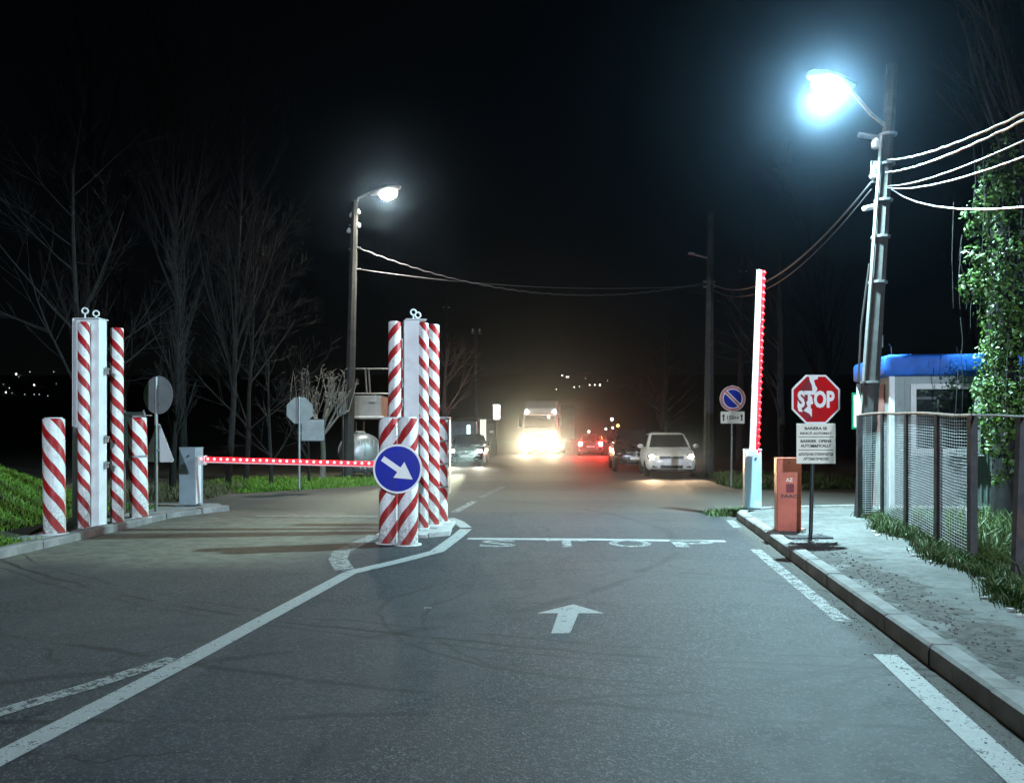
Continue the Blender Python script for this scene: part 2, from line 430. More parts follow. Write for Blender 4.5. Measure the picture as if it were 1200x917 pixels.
def thing(name, label, cat, loc=(0, 0, 0), rz=0, group=None):
    o = bpy.data.objects.new(name, None); COL.objects.link(o)
    o.location = loc; o.rotation_euler = (0, 0, rz); o.empty_display_size = .2
    return tag(o, label, cat, group)
def kids(o):
    return [c for c in bpy.data.objects if c.parent == o]
def copy_tree(o, parent=None):
    c = o.copy(); COL.objects.link(c)
    if parent is not None: c.parent = parent
    for ch in kids(o): copy_tree(ch, c)
    return c
def lettering(txt, width, height, mat, parent, loc, rot, name='lettering', bold=0.0, depth=.002):
    cu = bpy.data.curves.new('txt', 'FONT'); cu.body = txt; cu.align_x = 'CENTER'; cu.align_y = 'CENTER'
    cu.extrude = depth; cu.offset = bold; cu.resolution_u = 3
    t = bpy.data.objects.new('txt', cu); COL.objects.link(t)
    dg = bpy.context.evaluated_depsgraph_get(); dg.update()
    me = bpy.data.meshes.new_from_object(t.evaluated_get(dg))
    bpy.data.objects.remove(t)
    xs = [v.co.x for v in me.vertices]; ys = [v.co.y for v in me.vertices]
    cx, cy = (max(xs) + min(xs)) / 2, (max(ys) + min(ys)) / 2
    sx = width / (max(xs) - min(xs)); sy = height / (max(ys) - min(ys))
    for v in me.vertices: v.co = Vector(((v.co.x - cx) * sx, (v.co.y - cy) * sy, v.co.z))
    me.materials.clear(); me.materials.append(M[mat]); me.name = name
    o = bpy.data.objects.new(name, me); COL.objects.link(o); o.parent = parent; o.location = loc; o.rotation_euler = rot
    return o
def light(kind, name, parent, loc, energy, col, radius=.1, rot=None, size=None, blend=.5):
    ld = bpy.data.lights.new(name, kind); ld.energy = energy; ld.color = col
    ld.shadow_soft_size = radius
    if kind == 'SPOT': ld.spot_size = size; ld.spot_blend = blend
    o = bpy.data.objects.new(name, ld); COL.objects.link(o); o.parent = parent; o.location = loc
    if rot is not None: o.rotation_euler = rot
    return o
def aim(v):                                  # rotation that points a spot's -Z along v
    return Vector(v).to_track_quat('-Z', 'Y').to_euler()

# ---------------------------------------------------------------- ground, road, pavement
def ground_z(x, y):
    z = -.03
    if x < -6.6:                                                   # grassy bank on the left
        t = min(1, max(0, (-6.9 - x) / 3.4)); t = t * t * (3 - 2 * t)
        k = min(1, max(0, (19.5 - y) / 5)); k = k * k * (3 - 2 * k)
        z += t * k * 1.25 + (.09 if y < 17 else 0)
    if y > 150: z += (y - 150) * .13                               # hillside beyond the valley
    return z
def axis(vals):
    out = []
    for a, b, n in vals: out += [a + (b - a) * i / n for i in range(n)]
    return out + [vals[-1][1]]
xs = axis([(-230, -30, 20), (-30, -13, 12), (-13, -6.6, 22), (-6.6, 12, 26), (12, 30, 10), (30, 230, 20)])
ys = axis([(-50, 0, 15), (0, 22, 60), (22, 60, 24), (60, 150, 20), (150, 330, 18)])
g = MB()
for y in ys:
    for x in xs: g.v.append((x, y, ground_z(x, y) + (random.uniform(-.02, .02) if x < -7.5 else 0)))
nx = len(xs)
for j in range(len(ys) - 1):
    for i in range(nx - 1): g.f.append((j * nx + i, j * nx + i + 1, (j + 1) * nx + i + 1, (j + 1) * nx + i))
tag(g.build('ground', 'soil', smooth=True), kind='structure')

def kerb_x(y): return 2.16 + SL * y
def lkerb_x(y): return -6.62 + max(0, y - 11) * .03
road_poly = [(kerb_x(-45) + .02, -45), (kerb_x(16.3) + .02, 16.3), (5.6, 18.6), (9.0, 19.6), (30, 21.5), (30, 24.0), (9.5, 22.6), (6.4, 24.5), (6.6, 30),
             (8.5, 45), (12, 75), (21, 140), (14, 140), (5, 95), (-.5, 60), (-3.2, 38), (-4.3, 26), (-7.2, 22.6), (-14, 21.5), (-22, 21.5), (-22, 18.6), (-10, 18.0),
             (lkerb_x(17), 17.2), (lkerb_x(11) - .02, 11), (-6.64, -45)]
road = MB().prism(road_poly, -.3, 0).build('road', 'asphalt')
tag(road, kind='structure')

def marking(poly, name, mat='road_paint', z=.004):
    return MB().add([(x, y, z) for x, y in poly], [tuple(range(len(poly)))]).build(name, mat, road)
def line_mark(pts, wd, name, mat='road_paint', z=.004):
    L = []; Rr = []
    pts = [Vector((p[0], p[1])) for p in pts]
    for i, p in enumerate(pts):
        d = (pts[min(i + 1, len(pts) - 1)] - pts[max(i - 1, 0)]).normalized(); nrm = Vector((-d.y, d.x))
        L.append(p + nrm * wd / 2); Rr.append(p - nrm * wd / 2)
    k = len(pts)
    vs = [(*p, z) for p in L] + [(*p, z) for p in Rr]
    return MB().add(vs, [(i, i + 1, k + i + 1, k + i) for i in range(k - 1)]).build(name, mat, road)
P2 = lambda px, py: at(px, py).to_2d()
line_mark([(-3.65, -3), (-2.60, 4.2), P2(210, 779), P2(410, 671)], .17, 'lane_line')
line_mark([P2(410, 671), P2(470, 657), P2(512, 646), P2(534, 630), P2(546, 620)], .20, 'island_outline', z=.006)
line_mark([P2(546, 618), P2(537, 611), P2(527, 607)], .2, 'island_outline')
line_mark([P2(404, 668), P2(396, 655), P2(400, 646), P2(440, 627)], .24, 'island_outline', 'road_paint_worn')
line_mark([(-4.1, 2.5), P2(0, 835), P2(100, 806), P2(205, 772)], .15, 'lane_line', 'road_paint_worn', z=.008)
line_mark([P2(533, 600), P2(556, 587)], .17, 'dashed_line', 'road_paint_worn')
line_mark([P2(562, 583), P2(590, 570)], .17, 'dashed_line', 'road_paint_faint')
line_mark([P2(300, 605), P2(442, 605)], .16, 'stop_line', 'road_paint_worn')
# right edge line, two long dashes and a short one
def uline(u0, y0, u1, y1, wd, mat): line_mark([(u0 + SL * y0, y0), (u1 + SL * y1, y1)], wd, 'edge_line', mat)
uline(1.80, -6, 1.80, -2, .16, 'road_paint'); uline(1.84, 1.5, 1.94, 6.3, .17, 'road_paint')
uline(1.92, 7.4, 1.86, 11.9, .15, 'road_paint_worn'); uline(1.98, 14.6, 2.0, 15.8, .14, 'road_paint_worn')
line_mark([P2(548, 631), P2(700, 632), P2(850, 634)], .20, 'stop_line')
for ch, px0, px1 in (('S', 563, 605), ('T', 640, 688), ('O', 713, 763), ('P', 788, 838)):
    y = 12.55; wdt = (px1 - px0) / F * y
    lettering(ch, wdt, .78, 'road_paint_worn', road, ((px0 + px1) / 2 / F * y - .6 * y, y - .02 * (px0 - 563) / 275, .004), (0, 0, RD * .3), 'road_letter', .02, 0)
a0, a1, am = P2(672, 708), P2(661, 742), P2(668, 718.5)
marking([a0, P2(629, 718.5), P2(654, 718.5), P2(646, 742), P2(668, 742), P2(678, 718.5), P2(708, 718.5)], 'road_arrow', 'road_paint')
line_mark([P2(497, 712), P2(506, 712)], .06, 'worn_dash', 'road_paint_faint'); line_mark([P2(624, 709.5), P2(632, 709)], .05, 'worn_dash', 'road_paint_faint')

# right kerb and pavement
kerb = bpy.data.objects.new('kerb', None); COL.objects.link(kerb); tag(kerb, kind='structure')
def kerb_stone(parent, p0, p1, wd, h, jitter=.006):
    p0 = Vector(p0); p1 = Vector(p1); d = (p1 - p0); L = d.length; rz = math.atan2(d.y, d.x)
    m = MB(); c = (p0 + p1) / 2
    prof = [(-wd / 2, -.25), (-wd / 2 + .0, h - .02), (-wd / 2 + .025, h), (wd / 2 - .01, h), (wd / 2, h - .01), (wd / 2, -.25)]
    r0 = [Vector((-L / 2 + .008, y, z + random.uniform(-.004, .003))) for y, z in prof]; r1 = [Vector((L / 2 - .008, y, z)) for y, z in prof]
    m.loft([r0, r1])
    return m.build('kerb_stone', 'kerb_concrete', parent, (c.x + random.uniform(-jitter, jitter), c.y, random.uniform(-jitter, jitter)), (random.uniform(-.012, .012), random.uniform(-.004, .004), rz + math.pi))
y = -30.0
KW = .17
while y < 15.2:
    kerb_stone(kerb, (kerb_x(y) + KW / 2, y), (kerb_x(y + 1) + KW / 2, y + 1), KW, .15); y += 1.0
for a, b in (((kerb_x(15.0) + .20, 15.95), (4.52, 16.55)), ((4.56, 16.6), (5.1, 16.95)), ((5.14, 16.96), (6.0, 17.2)), ((6.05, 17.2), (7.0, 17.4))):
    kerb_stone(kerb, a, b, KW, .15)
def fx0(y): return 3.024 + .228 * y + .10
bed_poly = [(fx0(-30) + 5.48, -30), (fx0(8) - .02, 8), (fx0(14.9) - .02, 14.95), (6.73, 15.35), (8.9, 16.25), (9.15, 17.4), (16, 17.4), (16, -30)]
tag(MB().prism(bed_poly, -.3, .12).build('verge', 'soil'), kind='structure')
pave_poly = [(kerb_x(-30) + KW - .01, -30), (kerb_x(15.9) + KW - .02, 15.9), (4.75, 16.4), (5.3, 16.8), (7.2, 17.25), (9.2, 17.35), (8.9, 16.2), (6.75, 15.3), (fx0(14.9), 14.9), (fx0(8), 8), (fx0(-30) + 5.5, -30)]
tag(MB().prism(pave_poly, -.3, .135).build('pavement', 'pavement_concrete'), kind='structure')

lk = bpy.data.objects.new('left_kerb', None); COL.objects.link(lk); tag(lk, kind='structure')
y = -8.0
while y < 15.7:
    x0, x1 = lkerb_x(y) - .09, lkerb_x(y + 1) - .09
    kerb_stone(lk, (x1, y + 1), (x0, y), KW, .12, .012); y += 1.0
for a, b in (((-6.30, 17.1), (-6.62, 16.15)), ((-5.95, 17.75), (-6.28, 17.12))):
    kerb_stone(lk, a, b, .2, .11, .01)
tag(MB().prism([(-7.5, 12.2), (-6.72, 12.2), (-6.6, 16.6), (-7.5, 16.8)], -.1, .10).build('gate_pad', 'concrete'), kind='structure')
tag(MB().prism([(-8.2, 17.3), (-6.4, 17.3), (-6.0, 18.0), (-6.6, 19.2), (-8.2, 19.2)], -.1, .03).build('barrier_pad', 'concrete'), kind='structure')
# traffic island slabs
isl = bpy.data.objects.new('traffic_island', None); COL.objects.link(isl); tag(isl, kind='structure')
for poly, h in (([(-2.12, 13.25), (-1.32, 13.2), (-1.18, 13.95), (-2.05, 14.0)], .055), ([(-1.30, 13.25), (-.98, 13.5), (-1.0, 14.25), (-1.16, 14.2)], .085), ([(-2.05, 14.05), (-1.02, 14.3), (-1.0, 15.3), (-2.0, 15.3)], .06)):
    MB().prism(poly, -.1, h).build('island_slab', 'concrete', isl, bevel=.02)

# ---------------------------------------------------------------- street lamps and poles
def sag(a, b, s, n=18):
    a = Vector(a); b = Vector(b)
    return [a.lerp(b, i / n) - Vector((0, 0, s * 4 * (i / n) * (1 - i / n))) for i in range(n + 1)]
def luminaire(parent, tip, direction, glowmat, energy, col, spot=150, scale=1.0, aimv=None):
    d = Vector(direction).normalized(); rz = math.atan2(d.y, d.x)
    m = Matrix.Translation(tip) @ Matrix.Rotation(rz, 4, 'Z') @ Matrix.Rotation(-.12, 4, 'Y')
    k = scale
    h = MB()
    rings = []
    for x, hw, hz in ((-.12, .05, .05), (.0, .09, .07), (.18, .14, .09), (.42, .16, .085), (.6, .11, .06), (.66, .04, .03)):
        rings.append([m @ Vector((x * k, hw * k * math.cos(t), (.03 + hz * math.sin(t)) * k)) for t in [math.pi * 2 * i / 12 for i in range(12)]])
    lh = h.loft(rings).build('lamp_head', 'galvanised', parent, smooth=True)
    b = MB(); b.sphere((0, 0, 0), 1, 16)
    b.v = [tuple(m @ Vector((.33 * k + p[0] * .22 * k, p[1] * .17 * k, -.075 * k + p[2] * .13 * k))) for p in b.v]
    b.build('lens', glowmat, lh, smooth=True)
    lp = m @ Vector((.33 * k, 0, -.225 * k))
    light('SPOT', 'lamp_light', parent, lp, energy, col, .12, aim(aimv or (d.x * .25, d.y * .25, -1)), R(spot), .45)
def pole_mesh(base, top, r0, r1, n=8):
    return MB().tube([base, top], [r0, r1], n)

# near pole on the right with its cool lamp, conduits, insulators
pa = thing('street_lamp_pole', 'leaning concrete lamp pole with bright cool white lamp beside the blue-roofed kiosk', 'street lamp', (6.22, 15.2, .1))
Bw = Vector((6.22, 15.2, .1))
def la(px, py, Y=15.2): return pt(px, py, Y) - Bw
top = la(1046, 76)
pole_mesh((0, 0, -.4), top, .165, .10).build('shaft', 'concrete_pole', pa, smooth=True)
ax = lambda t: Vector((0, 0, 0)).lerp(top, t)
MB().tube([ax(.30) + Vector((-.17, -.10, 0)), ax(.55) + Vector((-.16, -.10, 0)), ax(.84) + Vector((-.15, -.09, 0))], .032, 6).build('conduit', 'galvanised', pa, smooth=True)
MB().tube([ax(.30) + Vector((-.25, -.08, 0)), ax(.42) + Vector((-.27, -.08, 0)), ax(.56) + Vector((-.20, -.08, 0))], .018, 5).build('conduit', 'cable_dark', pa, smooth=True)
for t in (.30, .52, .62, .70, .78, .845):
    MB().lathe([(.155 + .035 * (1 - t), -.02), (.155 + .035 * (1 - t), .02)], 10).build('band', 'galvanised', pa, ax(t))
lampA = la(973, 103, 14.9)
armA = [ax(.86), ax(.86) + Vector((-.35, -.1, .22)), lampA + Vector((.42, .1, -.02)), lampA + Vector((.30, .08, .04))]
MB().tube(armA, [.03, .03, .026, .026], 8).build('arm', 'galvanised', pa, smooth=True)
luminaire(pa, lampA + Vector((.30, .02, .05)), (-1, -.25, 0), 'lamp_cool', POWER_A, (.55, .90, 1.0), 165, 1.2, (-.55, -.30, -1))
MB().tube([la(1006, 158), la(1040, 163)], .05, 8).build('bracket_arm', 'galvanised', pa)
MB().lathe([(.04, -.1), (.075, -.08), (.08, .02), (.05, .08), (.03, .12)], 10).build('insulator', 'white_paint', pa, la(1026, 168))
for px, py in ((1026, 195), (1023, 205)):
    MB().lathe([(.03, -.07), (.06, -.05), (.06, 0), (.035, .02), (.055, .05), (.02, .08)], 10).build('insulator', 'white_paint', pa, la(px, py))
MB().tube([la(1021, 189), la(1036, 190), la(1036, 205), la(1021, 206), la(1021, 189)], .014, 5).build('bracket_arm', 'galvanised', pa)
MB().tube([la(1018, 206), la(1026, 214), la(1034, 206)], .016, 5).build('clamp', 'galvanised', pa)
fl = MB(); fl.box((0, 0, 0), (.26, .16, .09), 0, .2, -.25); fl.build('flood_lamp', 'white_paint', pa, la(1020, 243), bevel=.03)
MB().tube([la(1022, 240), la(1040, 242)], .014, 5).build('bracket_arm', 'galvanised', pa)
MB().box((0, 0, 0), (.10, .08, .22)).build('junction_box', 'galvanised', pa, la(1031, 400), bevel=.01)

# far pole on the left with the warm lamp
Yc = 30.0
Bc = Vector(((407 - 600) / F * Yc, Yc, 0))
pc = thing('street_lamp_pole', 'dark upright lamp pole with warm white lamp behind the red-lit barrier', 'street lamp', Bc)
lc = lambda px, py, Y=Yc: pt(px, py, Y) - Bc
pole_mesh((0, 0, -.3), lc(416, 236), .20, .12).build('shaft', 'concrete_pole', pc, smooth=True)
MB().tube([lc(416, 245), lc(420, 232), lc(432, 226), lc(440, 226)], .035, 6).build('arm', 'galvanised', pc, smooth=True)
luminaire(pc, lc(440, 227), (1, -.35, 0), 'lamp_warm', POWER_C, (1, .97, .84), 104, 1.5, (.25, -.12, -1))
light('SPOT', 'lamp_spill', pc, lc(452, 233, Yc - .2), 2400, (1, .97, .84), .12, aim((.1, -.3, -1)), R(165), .4)
for px, py in ((420, 248), (420, 264), (412, 252), (409, 270)):
    MB().lathe([(.03, -.09), (.08, -.06), (.08, .02), (.04, .06), (.03, .1)], 8).build('insulator', 'white_paint', pc, lc(px, py))
for py in (262, 290, 315):
    MB().tube([lc(409, py + 2), lc(423, py)], .03, 6).build('bracket_arm', 'galvanised', pc)

# middle right pole without a lamp
Yr = 31.0
Br = Vector(((830 - 600) / F * Yr, Yr, .05))
pr = thing('utility_pole', 'pale concrete utility pole beside the parked white car', 'utility pole', Br)
lr = lambda px, py, Y=Yr: pt(px, py, Y) - Br
pole_mesh((0, 0, -.3), lr(833, 248), .21, .11).build('shaft', 'concrete_pole', pr, smooth=True)
MB().tube([lr(832, 303), lr(809, 297)], .035, 6).build('bracket_arm', 'galvanised', pr)
MB().box((0, 0, 0), (.22, .12, .08)).build('lamp_head', 'galvanised', pr, lr(810, 297), bevel=.02)
for py in (330, 336):
    MB().tube([lr(824, py), lr(838, py)], .03, 6).build('bracket_arm', 'galvanised', pr)
Bf = Vector(((559 - 600) / F * 66, 66, 0))
pf = thing('utility_pole', 'distant slim utility pole with a short crossarm left of the lorry', 'utility pole', Bf)
lf = lambda px, py: pt(px, py, 66) - Bf
pole_mesh((0, 0, -.3), lf(558, 384), .22, .14).build('shaft', 'concrete_pole', pf, smooth=True)
MB().tube([lf(552, 390), lf(564, 391)], .06, 6).build('crossarm', 'galvanised', pf)
for px in (554, 562): MB().lathe([(.05, 0), (.1, .1), (.03, .3)], 6).build('insulator', 'white_paint', pf, lf(px, 389))
Bg = Vector(((866 - 600) / F * 48, 48, 0))
pg = thing('utility_pole', 'faint thin leaning pole behind the raised white boom', 'utility pole', Bg)
pole_mesh((0, 0, -.3), pt(871, 300, 48) - Bg, .2, .12).build('shaft', 'concrete_pole', pg, smooth=True)
MB().tube([pt(866, 318, 48) - Bg, pt(875, 318, 48) - Bg], .05, 6).build('crossarm', 'galvanised', pg)
Bh = Vector(((523 - 600) / F * 60, 60, 0))
ph = thing('utility_pole', 'faint dark pole rising behind the central striped columns', 'utility pole', Bh)
pole_mesh((0, 0, -.3), pt(523, 352, 60) - Bh, .2, .12).build('shaft', 'bark_dark', ph, smooth=True)
MB().tube([pt(519, 360, 60) - Bh, pt(527, 360, 60) - Bh], .05, 6).build('crossarm', 'galvanised', ph)

# the lamp behind the photographer, next pole along the pavement
Bb = Vector((3.5, -22, .13))
pb = thing('street_lamp_pole', 'rearmost lamp pole standing on the pavement past the low leaning tree', 'street lamp', Bb)
pole_mesh((0, 0, -.3), (.1, 0, 8.2), .19, .12).build('shaft', 'concrete_pole', pb, smooth=True)
MB().tube([(.1, 0, 7.6), (-.6, .1, 8.0), (-1.5, .2, 8.2)], .03, 6).build('arm', 'galvanised', pb, smooth=True)
luminaire(pb, Vector((-1.5, .2, 8.2)), (-1, .35, 0), 'lamp_cool', POWER_B, (.70, .81, 1.0), 54, 1.05, (-.10, 1, -.40))

def wire(name, label, path, r, mat='cable', group='overhead cables'):
    o = MB().tube(path, r, 5).build(name, mat, smooth=True)
    return tag(o, label, 'cable', group)
def twist(path, amp, turns):
    out = []
    n = len(path) * 4
    for i in range(n + 1):
        t = i / n * (len(path) - 1); k = min(int(t), len(path) - 2)
        p = Vector(path[k]).lerp(Vector(path[k + 1]), t - k)
        out.append(p + Vector((math.sin(i / n * turns * 6.283) * amp * .4, 0, math.cos(i / n * turns * 6.283) * amp)))
    return out
btop = Bb + Vector((.1, 0, 7.2))
def near_wire(px, py, ex, ey, dx):           # from the near pole past the frame edge on to the pole behind
    a = pt(px, py, 15.0); e = pt(ex, ey, 8.0)
    # parabola through a, e and the next pole
    b = btop + Vector((dx, 0, (ey - 180) * -.008))
    out = []
    for i in range(31):
        t = i / 30; p = a.lerp(b, t)
        te = (15.0 - 8.0) / (15.0 - b.y); le = a.lerp(b, te)
        k = t * (1 - t) / (te * (1 - te))
        out.append(p + Vector((0, 0, (e.z - le.z) * min(k, 1.6))) + Vector(((e.x - le.x) * k, 0, 0)))
    return out
wire('twisted_cable', 'uppermost thick twisted cable running from the near lamp pole', twist(near_wire(1040, 187, 1200, 133, .3), .006, 70), .0125)
wire('twisted_cable', 'second thick twisted cable just under the uppermost one at the near pole', twist(near_wire(1038, 202, 1200, 141, .25), .007, 64), .0135)
wire('thin_cable', 'thin cable fanning upward from the lower clamp of the near pole', near_wire(1040, 218, 1200, 165, .2), .008)
wire('thin_cable', 'thin cable second from below leaving the lower clamp of the near pole', near_wire(1040, 220, 1200, 184, .15), .010)
wire('slack_cable', 'slack cable sagging lowest in front of the ivy from the near pole', near_wire(1045, 222, 1200, 243, .1), .011)
pa_pt = pt(1022, 213, 15.1)
s1 = sag(pa_pt, pt(832, 331, Yr), .9, 26)
wire('drop_cable', 'sagging cable between the near lamp pole and the pale utility pole', s1, .022, 'cable')
wire('drop_cable', 'thinner sagging cable running just under the one between the two right poles', sag(pt(1021, 222, 15.1), pt(832, 337, Yr), .95, 26), .014, 'cable_dark')
cl = bpy.data.objects.new('x', None); bpy.data.objects.remove(cl)
wire('street_cable', 'upper twisted cable crossing the street from the far warm lamp pole', twist(sag(pt(419, 290, Yc), pt(832, 330, Yr), 1.0, 26), .02, 30), .019)
wire('street_cable', 'lower cable crossing the street from the far warm lamp pole', sag(pt(418, 315, Yc), pt(832, 334, Yr), .35, 26), .014)
wire('far_cable', 'faint cable from the far pole behind the striped columns', sag(pt(558, 390, 66), pt(523, 402, 60), .3, 8), .03, 'cable_dark')

# ---------------------------------------------------------------- striped bollards and gate posts
def tube_obj(name, r, h, mat, parent=None, loc=(0, 0, 0), n=28):
    pr_ = [(r, 0), (r, h - .015), (r - .008, h - .003), (r - .02, h), (r * .5, h + .004)]
    return MB().lathe(pr_, n).build(name, mat, parent, loc, smooth=True)
def bollard(label, loc, r, h, mat, group, ring=None, tilt=(0, 0)):
    t = thing('striped_bollard', label, 'bollard', loc, 0, group)
    t.rotation_euler = (tilt[0], tilt[1], 0)
    tube_obj('tube', r, h, mat, t)
    MB().lathe([(r + .05, -.005), (r + .05, .012)], 20).build('base_flange', 'white_steel', t)
    if ring: MB().lathe([(r + .008, ring - .02), (r + .008, ring + .02)], 24).build('ring', 'galvanised', t)
    MB().lathe([(r - .022, h + .002), (r - .03, h + .016)], 20).build('cap', 'white_steel', t)
    return t
GL, GC = 'left gate bollards', 'centre island bollards'
bl = at(64, 625, .1)
bollard('short thick striped bollard in front of the grass bank and tall white post', bl, .155, 1.74, 'stripe_thick_right', GL, tilt=(0, -.01))
b2 = at(163, 606, .1)
t = bollard('short thick striped bollard beside the pole of the round sign', b2, .16, 1.80, 'stripe_thick_right', GL, ring=1.10, tilt=(.0, -.02))
MB().box((0, 0, 1.83), (.42, .30, .012)).build('cap_plate', 'galvanised', t)
slim = at(137, 612, .1)
t = thing('striped_pole', 'tall slim striped pole standing alone beside the white gate post', 'pole', slim, 0, 'left gate bollards')
tube_obj('tube', .105, 3.3, 'stripe_slim_right', t)
MB().lathe([(.16, -.004), (.16, .014)], 20).build('base_flange', 'galvanised', t)

def eye(parent, loc):
    m = MB(); R0 = .045
    m.tube([Vector((R0 * math.cos(a), 0, R0 * math.sin(a))) for a in [math.pi * 2 * i / 14 for i in range(15)]], .014, 6, False)
    m.tube([(0, 0, -.12), (0, 0, -R0)], .014, 6)
    return m.build('eye_bolt', 'white_steel', parent, loc, (0, 0, R(20)), smooth=True)
def latch(parent, loc):
    m = MB(); m.box((0, 0, 0), (.05, .05, .10)); m.tube([(-.04, -.02, .03), (.05, -.02, .03)], .018, 8); m.tube([(0, -.03, -.07), (0, -.03, .07)], .012, 6)
    return m.build('latch', 'galvanised', parent, loc, smooth=True)
gp = at(104, 617, .1)
t = thing('gate_post', 'tall white steel gate post with striped pipe and eye bolts on the left kerb', 'gate post', gp)
MB().box((0, 0, 1.68), (.40, .22, 3.36), R(-6)).build('column', 'white_steel', t, (0, .09, 0), bevel=.008)
MB().box((0, 0, 1.68), (.012, .12, 3.36), R(-6)).build('flange', 'white_steel', t, (-.205, -.04, 0))
tube_obj('striped_pipe', .09, 3.30, 'stripe_slim_right', t, (-.01, -.14, 0))
MB().box((0, .07, 3.37), (.43, .30, .014), R(-6)).build('top_plate', 'white_steel', t)
eye(t, (-.06, .0, 3.50)); eye(t, (.07, .1, 3.47))
MB().add([(-.40, -.02, .012), (-.22, -.02, .012), (-.22, -.02, .20), (-.40, .0, .012), (-.22, .0, .012), (-.22, .0, .20)], [(0, 1, 2), (3, 5, 4), (0, 2, 5, 3), (0, 3, 4, 1), (1, 4, 5, 2)]).build('gusset', 'white_steel', t)
MB().box((-.05, .05, .006), (.72, .5, .014)).build('base_plate', 'white_steel', t)
for z in (2.53, 1.42, 1.0): latch(t, (.235, .12, z))
MB().box((.13, .06, 2.36), (.16, .012, .012), R(40)).build('bracket', 'dark_metal', t)

# centre island
c1 = at(456, 636, .0); c2 = at(478, 638, .0)
bollard('short thick striped bollard left behind the blue arrow sign on the island', c1, .150, 1.84, 'stripe_thick_left', GC)
bollard('short thick striped bollard right behind the blue arrow sign on the island', c2, .150, 1.84, 'stripe_thick_left', GC)
cz = .06
def islpole(label, px, Y, r, h, mat):
    t = thing('striped_pole', label, 'pole', ((px - 600) / F * Y, Y, cz), 0, 'tall striped poles of the centre island')
    tube_obj('tube', r, h, mat, t); MB().lathe([(r + .05, -.004), (r + .05, .012)], 20).build('base_flange', 'white_steel', t)
    return t
islpole('tall striped pole left of the white island column, bands falling left', 462.5, 13.8, .102, 3.36, 'stripe_slim_left')
islpole('tall striped pole half hidden between the left pole and the white column', 470, 14.5, .095, 3.15, 'stripe_slim_left')
islpole('outermost tall striped pole right of the white island column, bands falling right', 508, 14.5, .100, 3.40, 'stripe_slim_right')
Yg = 13.9
gc = Vector(((484 - 600) / F * Yg, Yg + .1, cz))
t = thing('gate_post', 'tall white steel column with striped pipe and eye bolts on the centre island', 'gate post', gc)
MB().box((0, 0, 1.70), (.26, .26, 3.40), R(12)).build('column', 'white_steel', t, (-.04, .02, 0), bevel=.008)
tube_obj('striped_pipe', .09, 3.36, 'stripe_slim_right', t, (.155, -.02, 0))
MB().box((.03, .0, 3.41), (.34, .26, .014), R(12)).build('top_plate', 'white_steel', t)
eye(t, (.0, -.06, 3.53)); eye(t, (.06, .06, 3.50))
for z in (2.36, 2.05): latch(t, (-.19, -.02, z))
MB().box((0, 0, .006), (.5, .42, .014)).build('base_plate', 'white_steel', t)
c3 = Vector(((514.5 - 600) / F * 15.0, 15.0, cz))
t = bollard('short thick striped bollard behind the tall right poles of the island', c3, .155, 1.80, 'stripe_thick_right', GC)
MB().box((.0, -.02, 1.83), (.40, .30, .012)).build('cap_plate', 'galvanised', t)
for z in (.62, 1.02, 1.42): MB().lathe([(.163, z - .015), (.163, z + .015)], 24).build('strap', 'galvanised', t)
MB().box((.19, 0, 1.15), (.012, .34, 1.3)).build('edge_plate', 'sign_back', t)

# blue keep-right sign strapped to the front pair
sgn = Vector(((466 - 600) / F * 12.25, 12.25, 1.11))
t = thing('arrow_sign', 'round blue sign with a white arrow pointing down to the right', 'sign', sgn)
mt = Matrix.Rotation(R(90), 4, 'X')
MB().lathe([(.345, -.004), (.355, 0), (.345, .004)], 48, mt).build('disc', 'sign_white', t)
MB().lathe([(.325, .006), (.325, .0085)], 48, mt).build('face', 'sign_blue', t)
arrow = [(-.235, -.035), (.02, -.035), (.02, -.12), (.235, 0), (.02, .12), (.02, .035), (-.235, .035)]
ma = Matrix.Rotation(R(90), 4, 'X') @ Matrix.Rotation(R(-35), 4, 'Z')
MB().prism([(x * 1.12, y * 1.15) for x, y in arrow], .0095, .011, ma).build('arrow', 'sign_white', t)
MB().box((.0, .17, .74), (.60, .012, .012)).build('hanger', 'galvanised', t)
for x in (-.29, .29): MB().box((x, .30, .74), (.012, .27, .012)).build('hanger', 'galvanised', t)
for z in (-.2, .2): MB().box((0, .06, z), (.5, .03, .04)).build('strap', 'galvanised', t)

# ---------------------------------------------------------------- barriers
def led(parent, loc, r):
    return MB().sphere((0, 0, 0), r, 8).build('led', 'led_core', parent, loc, smooth=True)
def cabinet(name, label, loc, wd, dp, h, mat, rz):
    t = thing(name, label, 'barrier', loc, rz)
    MB().box((0, 0, h / 2 + .02), (wd, dp, h - .04)).build('housing', mat, t, bevel=.015)
    MB().box((0, 0, h - .01), (wd + .012, dp + .012, .03)).build('lid', mat, t, bevel=.008)
    MB().box((0, 0, .01), (wd + .06, dp + .06, .02)).build('base_plate', 'galvanised', t)
    MB().lathe([(.012, 0), (.012, .008)], 10, Matrix.Translation((wd * .08, -dp / 2, h - .18)) @ mt).build('lock', 'black_ink', t)
    return t
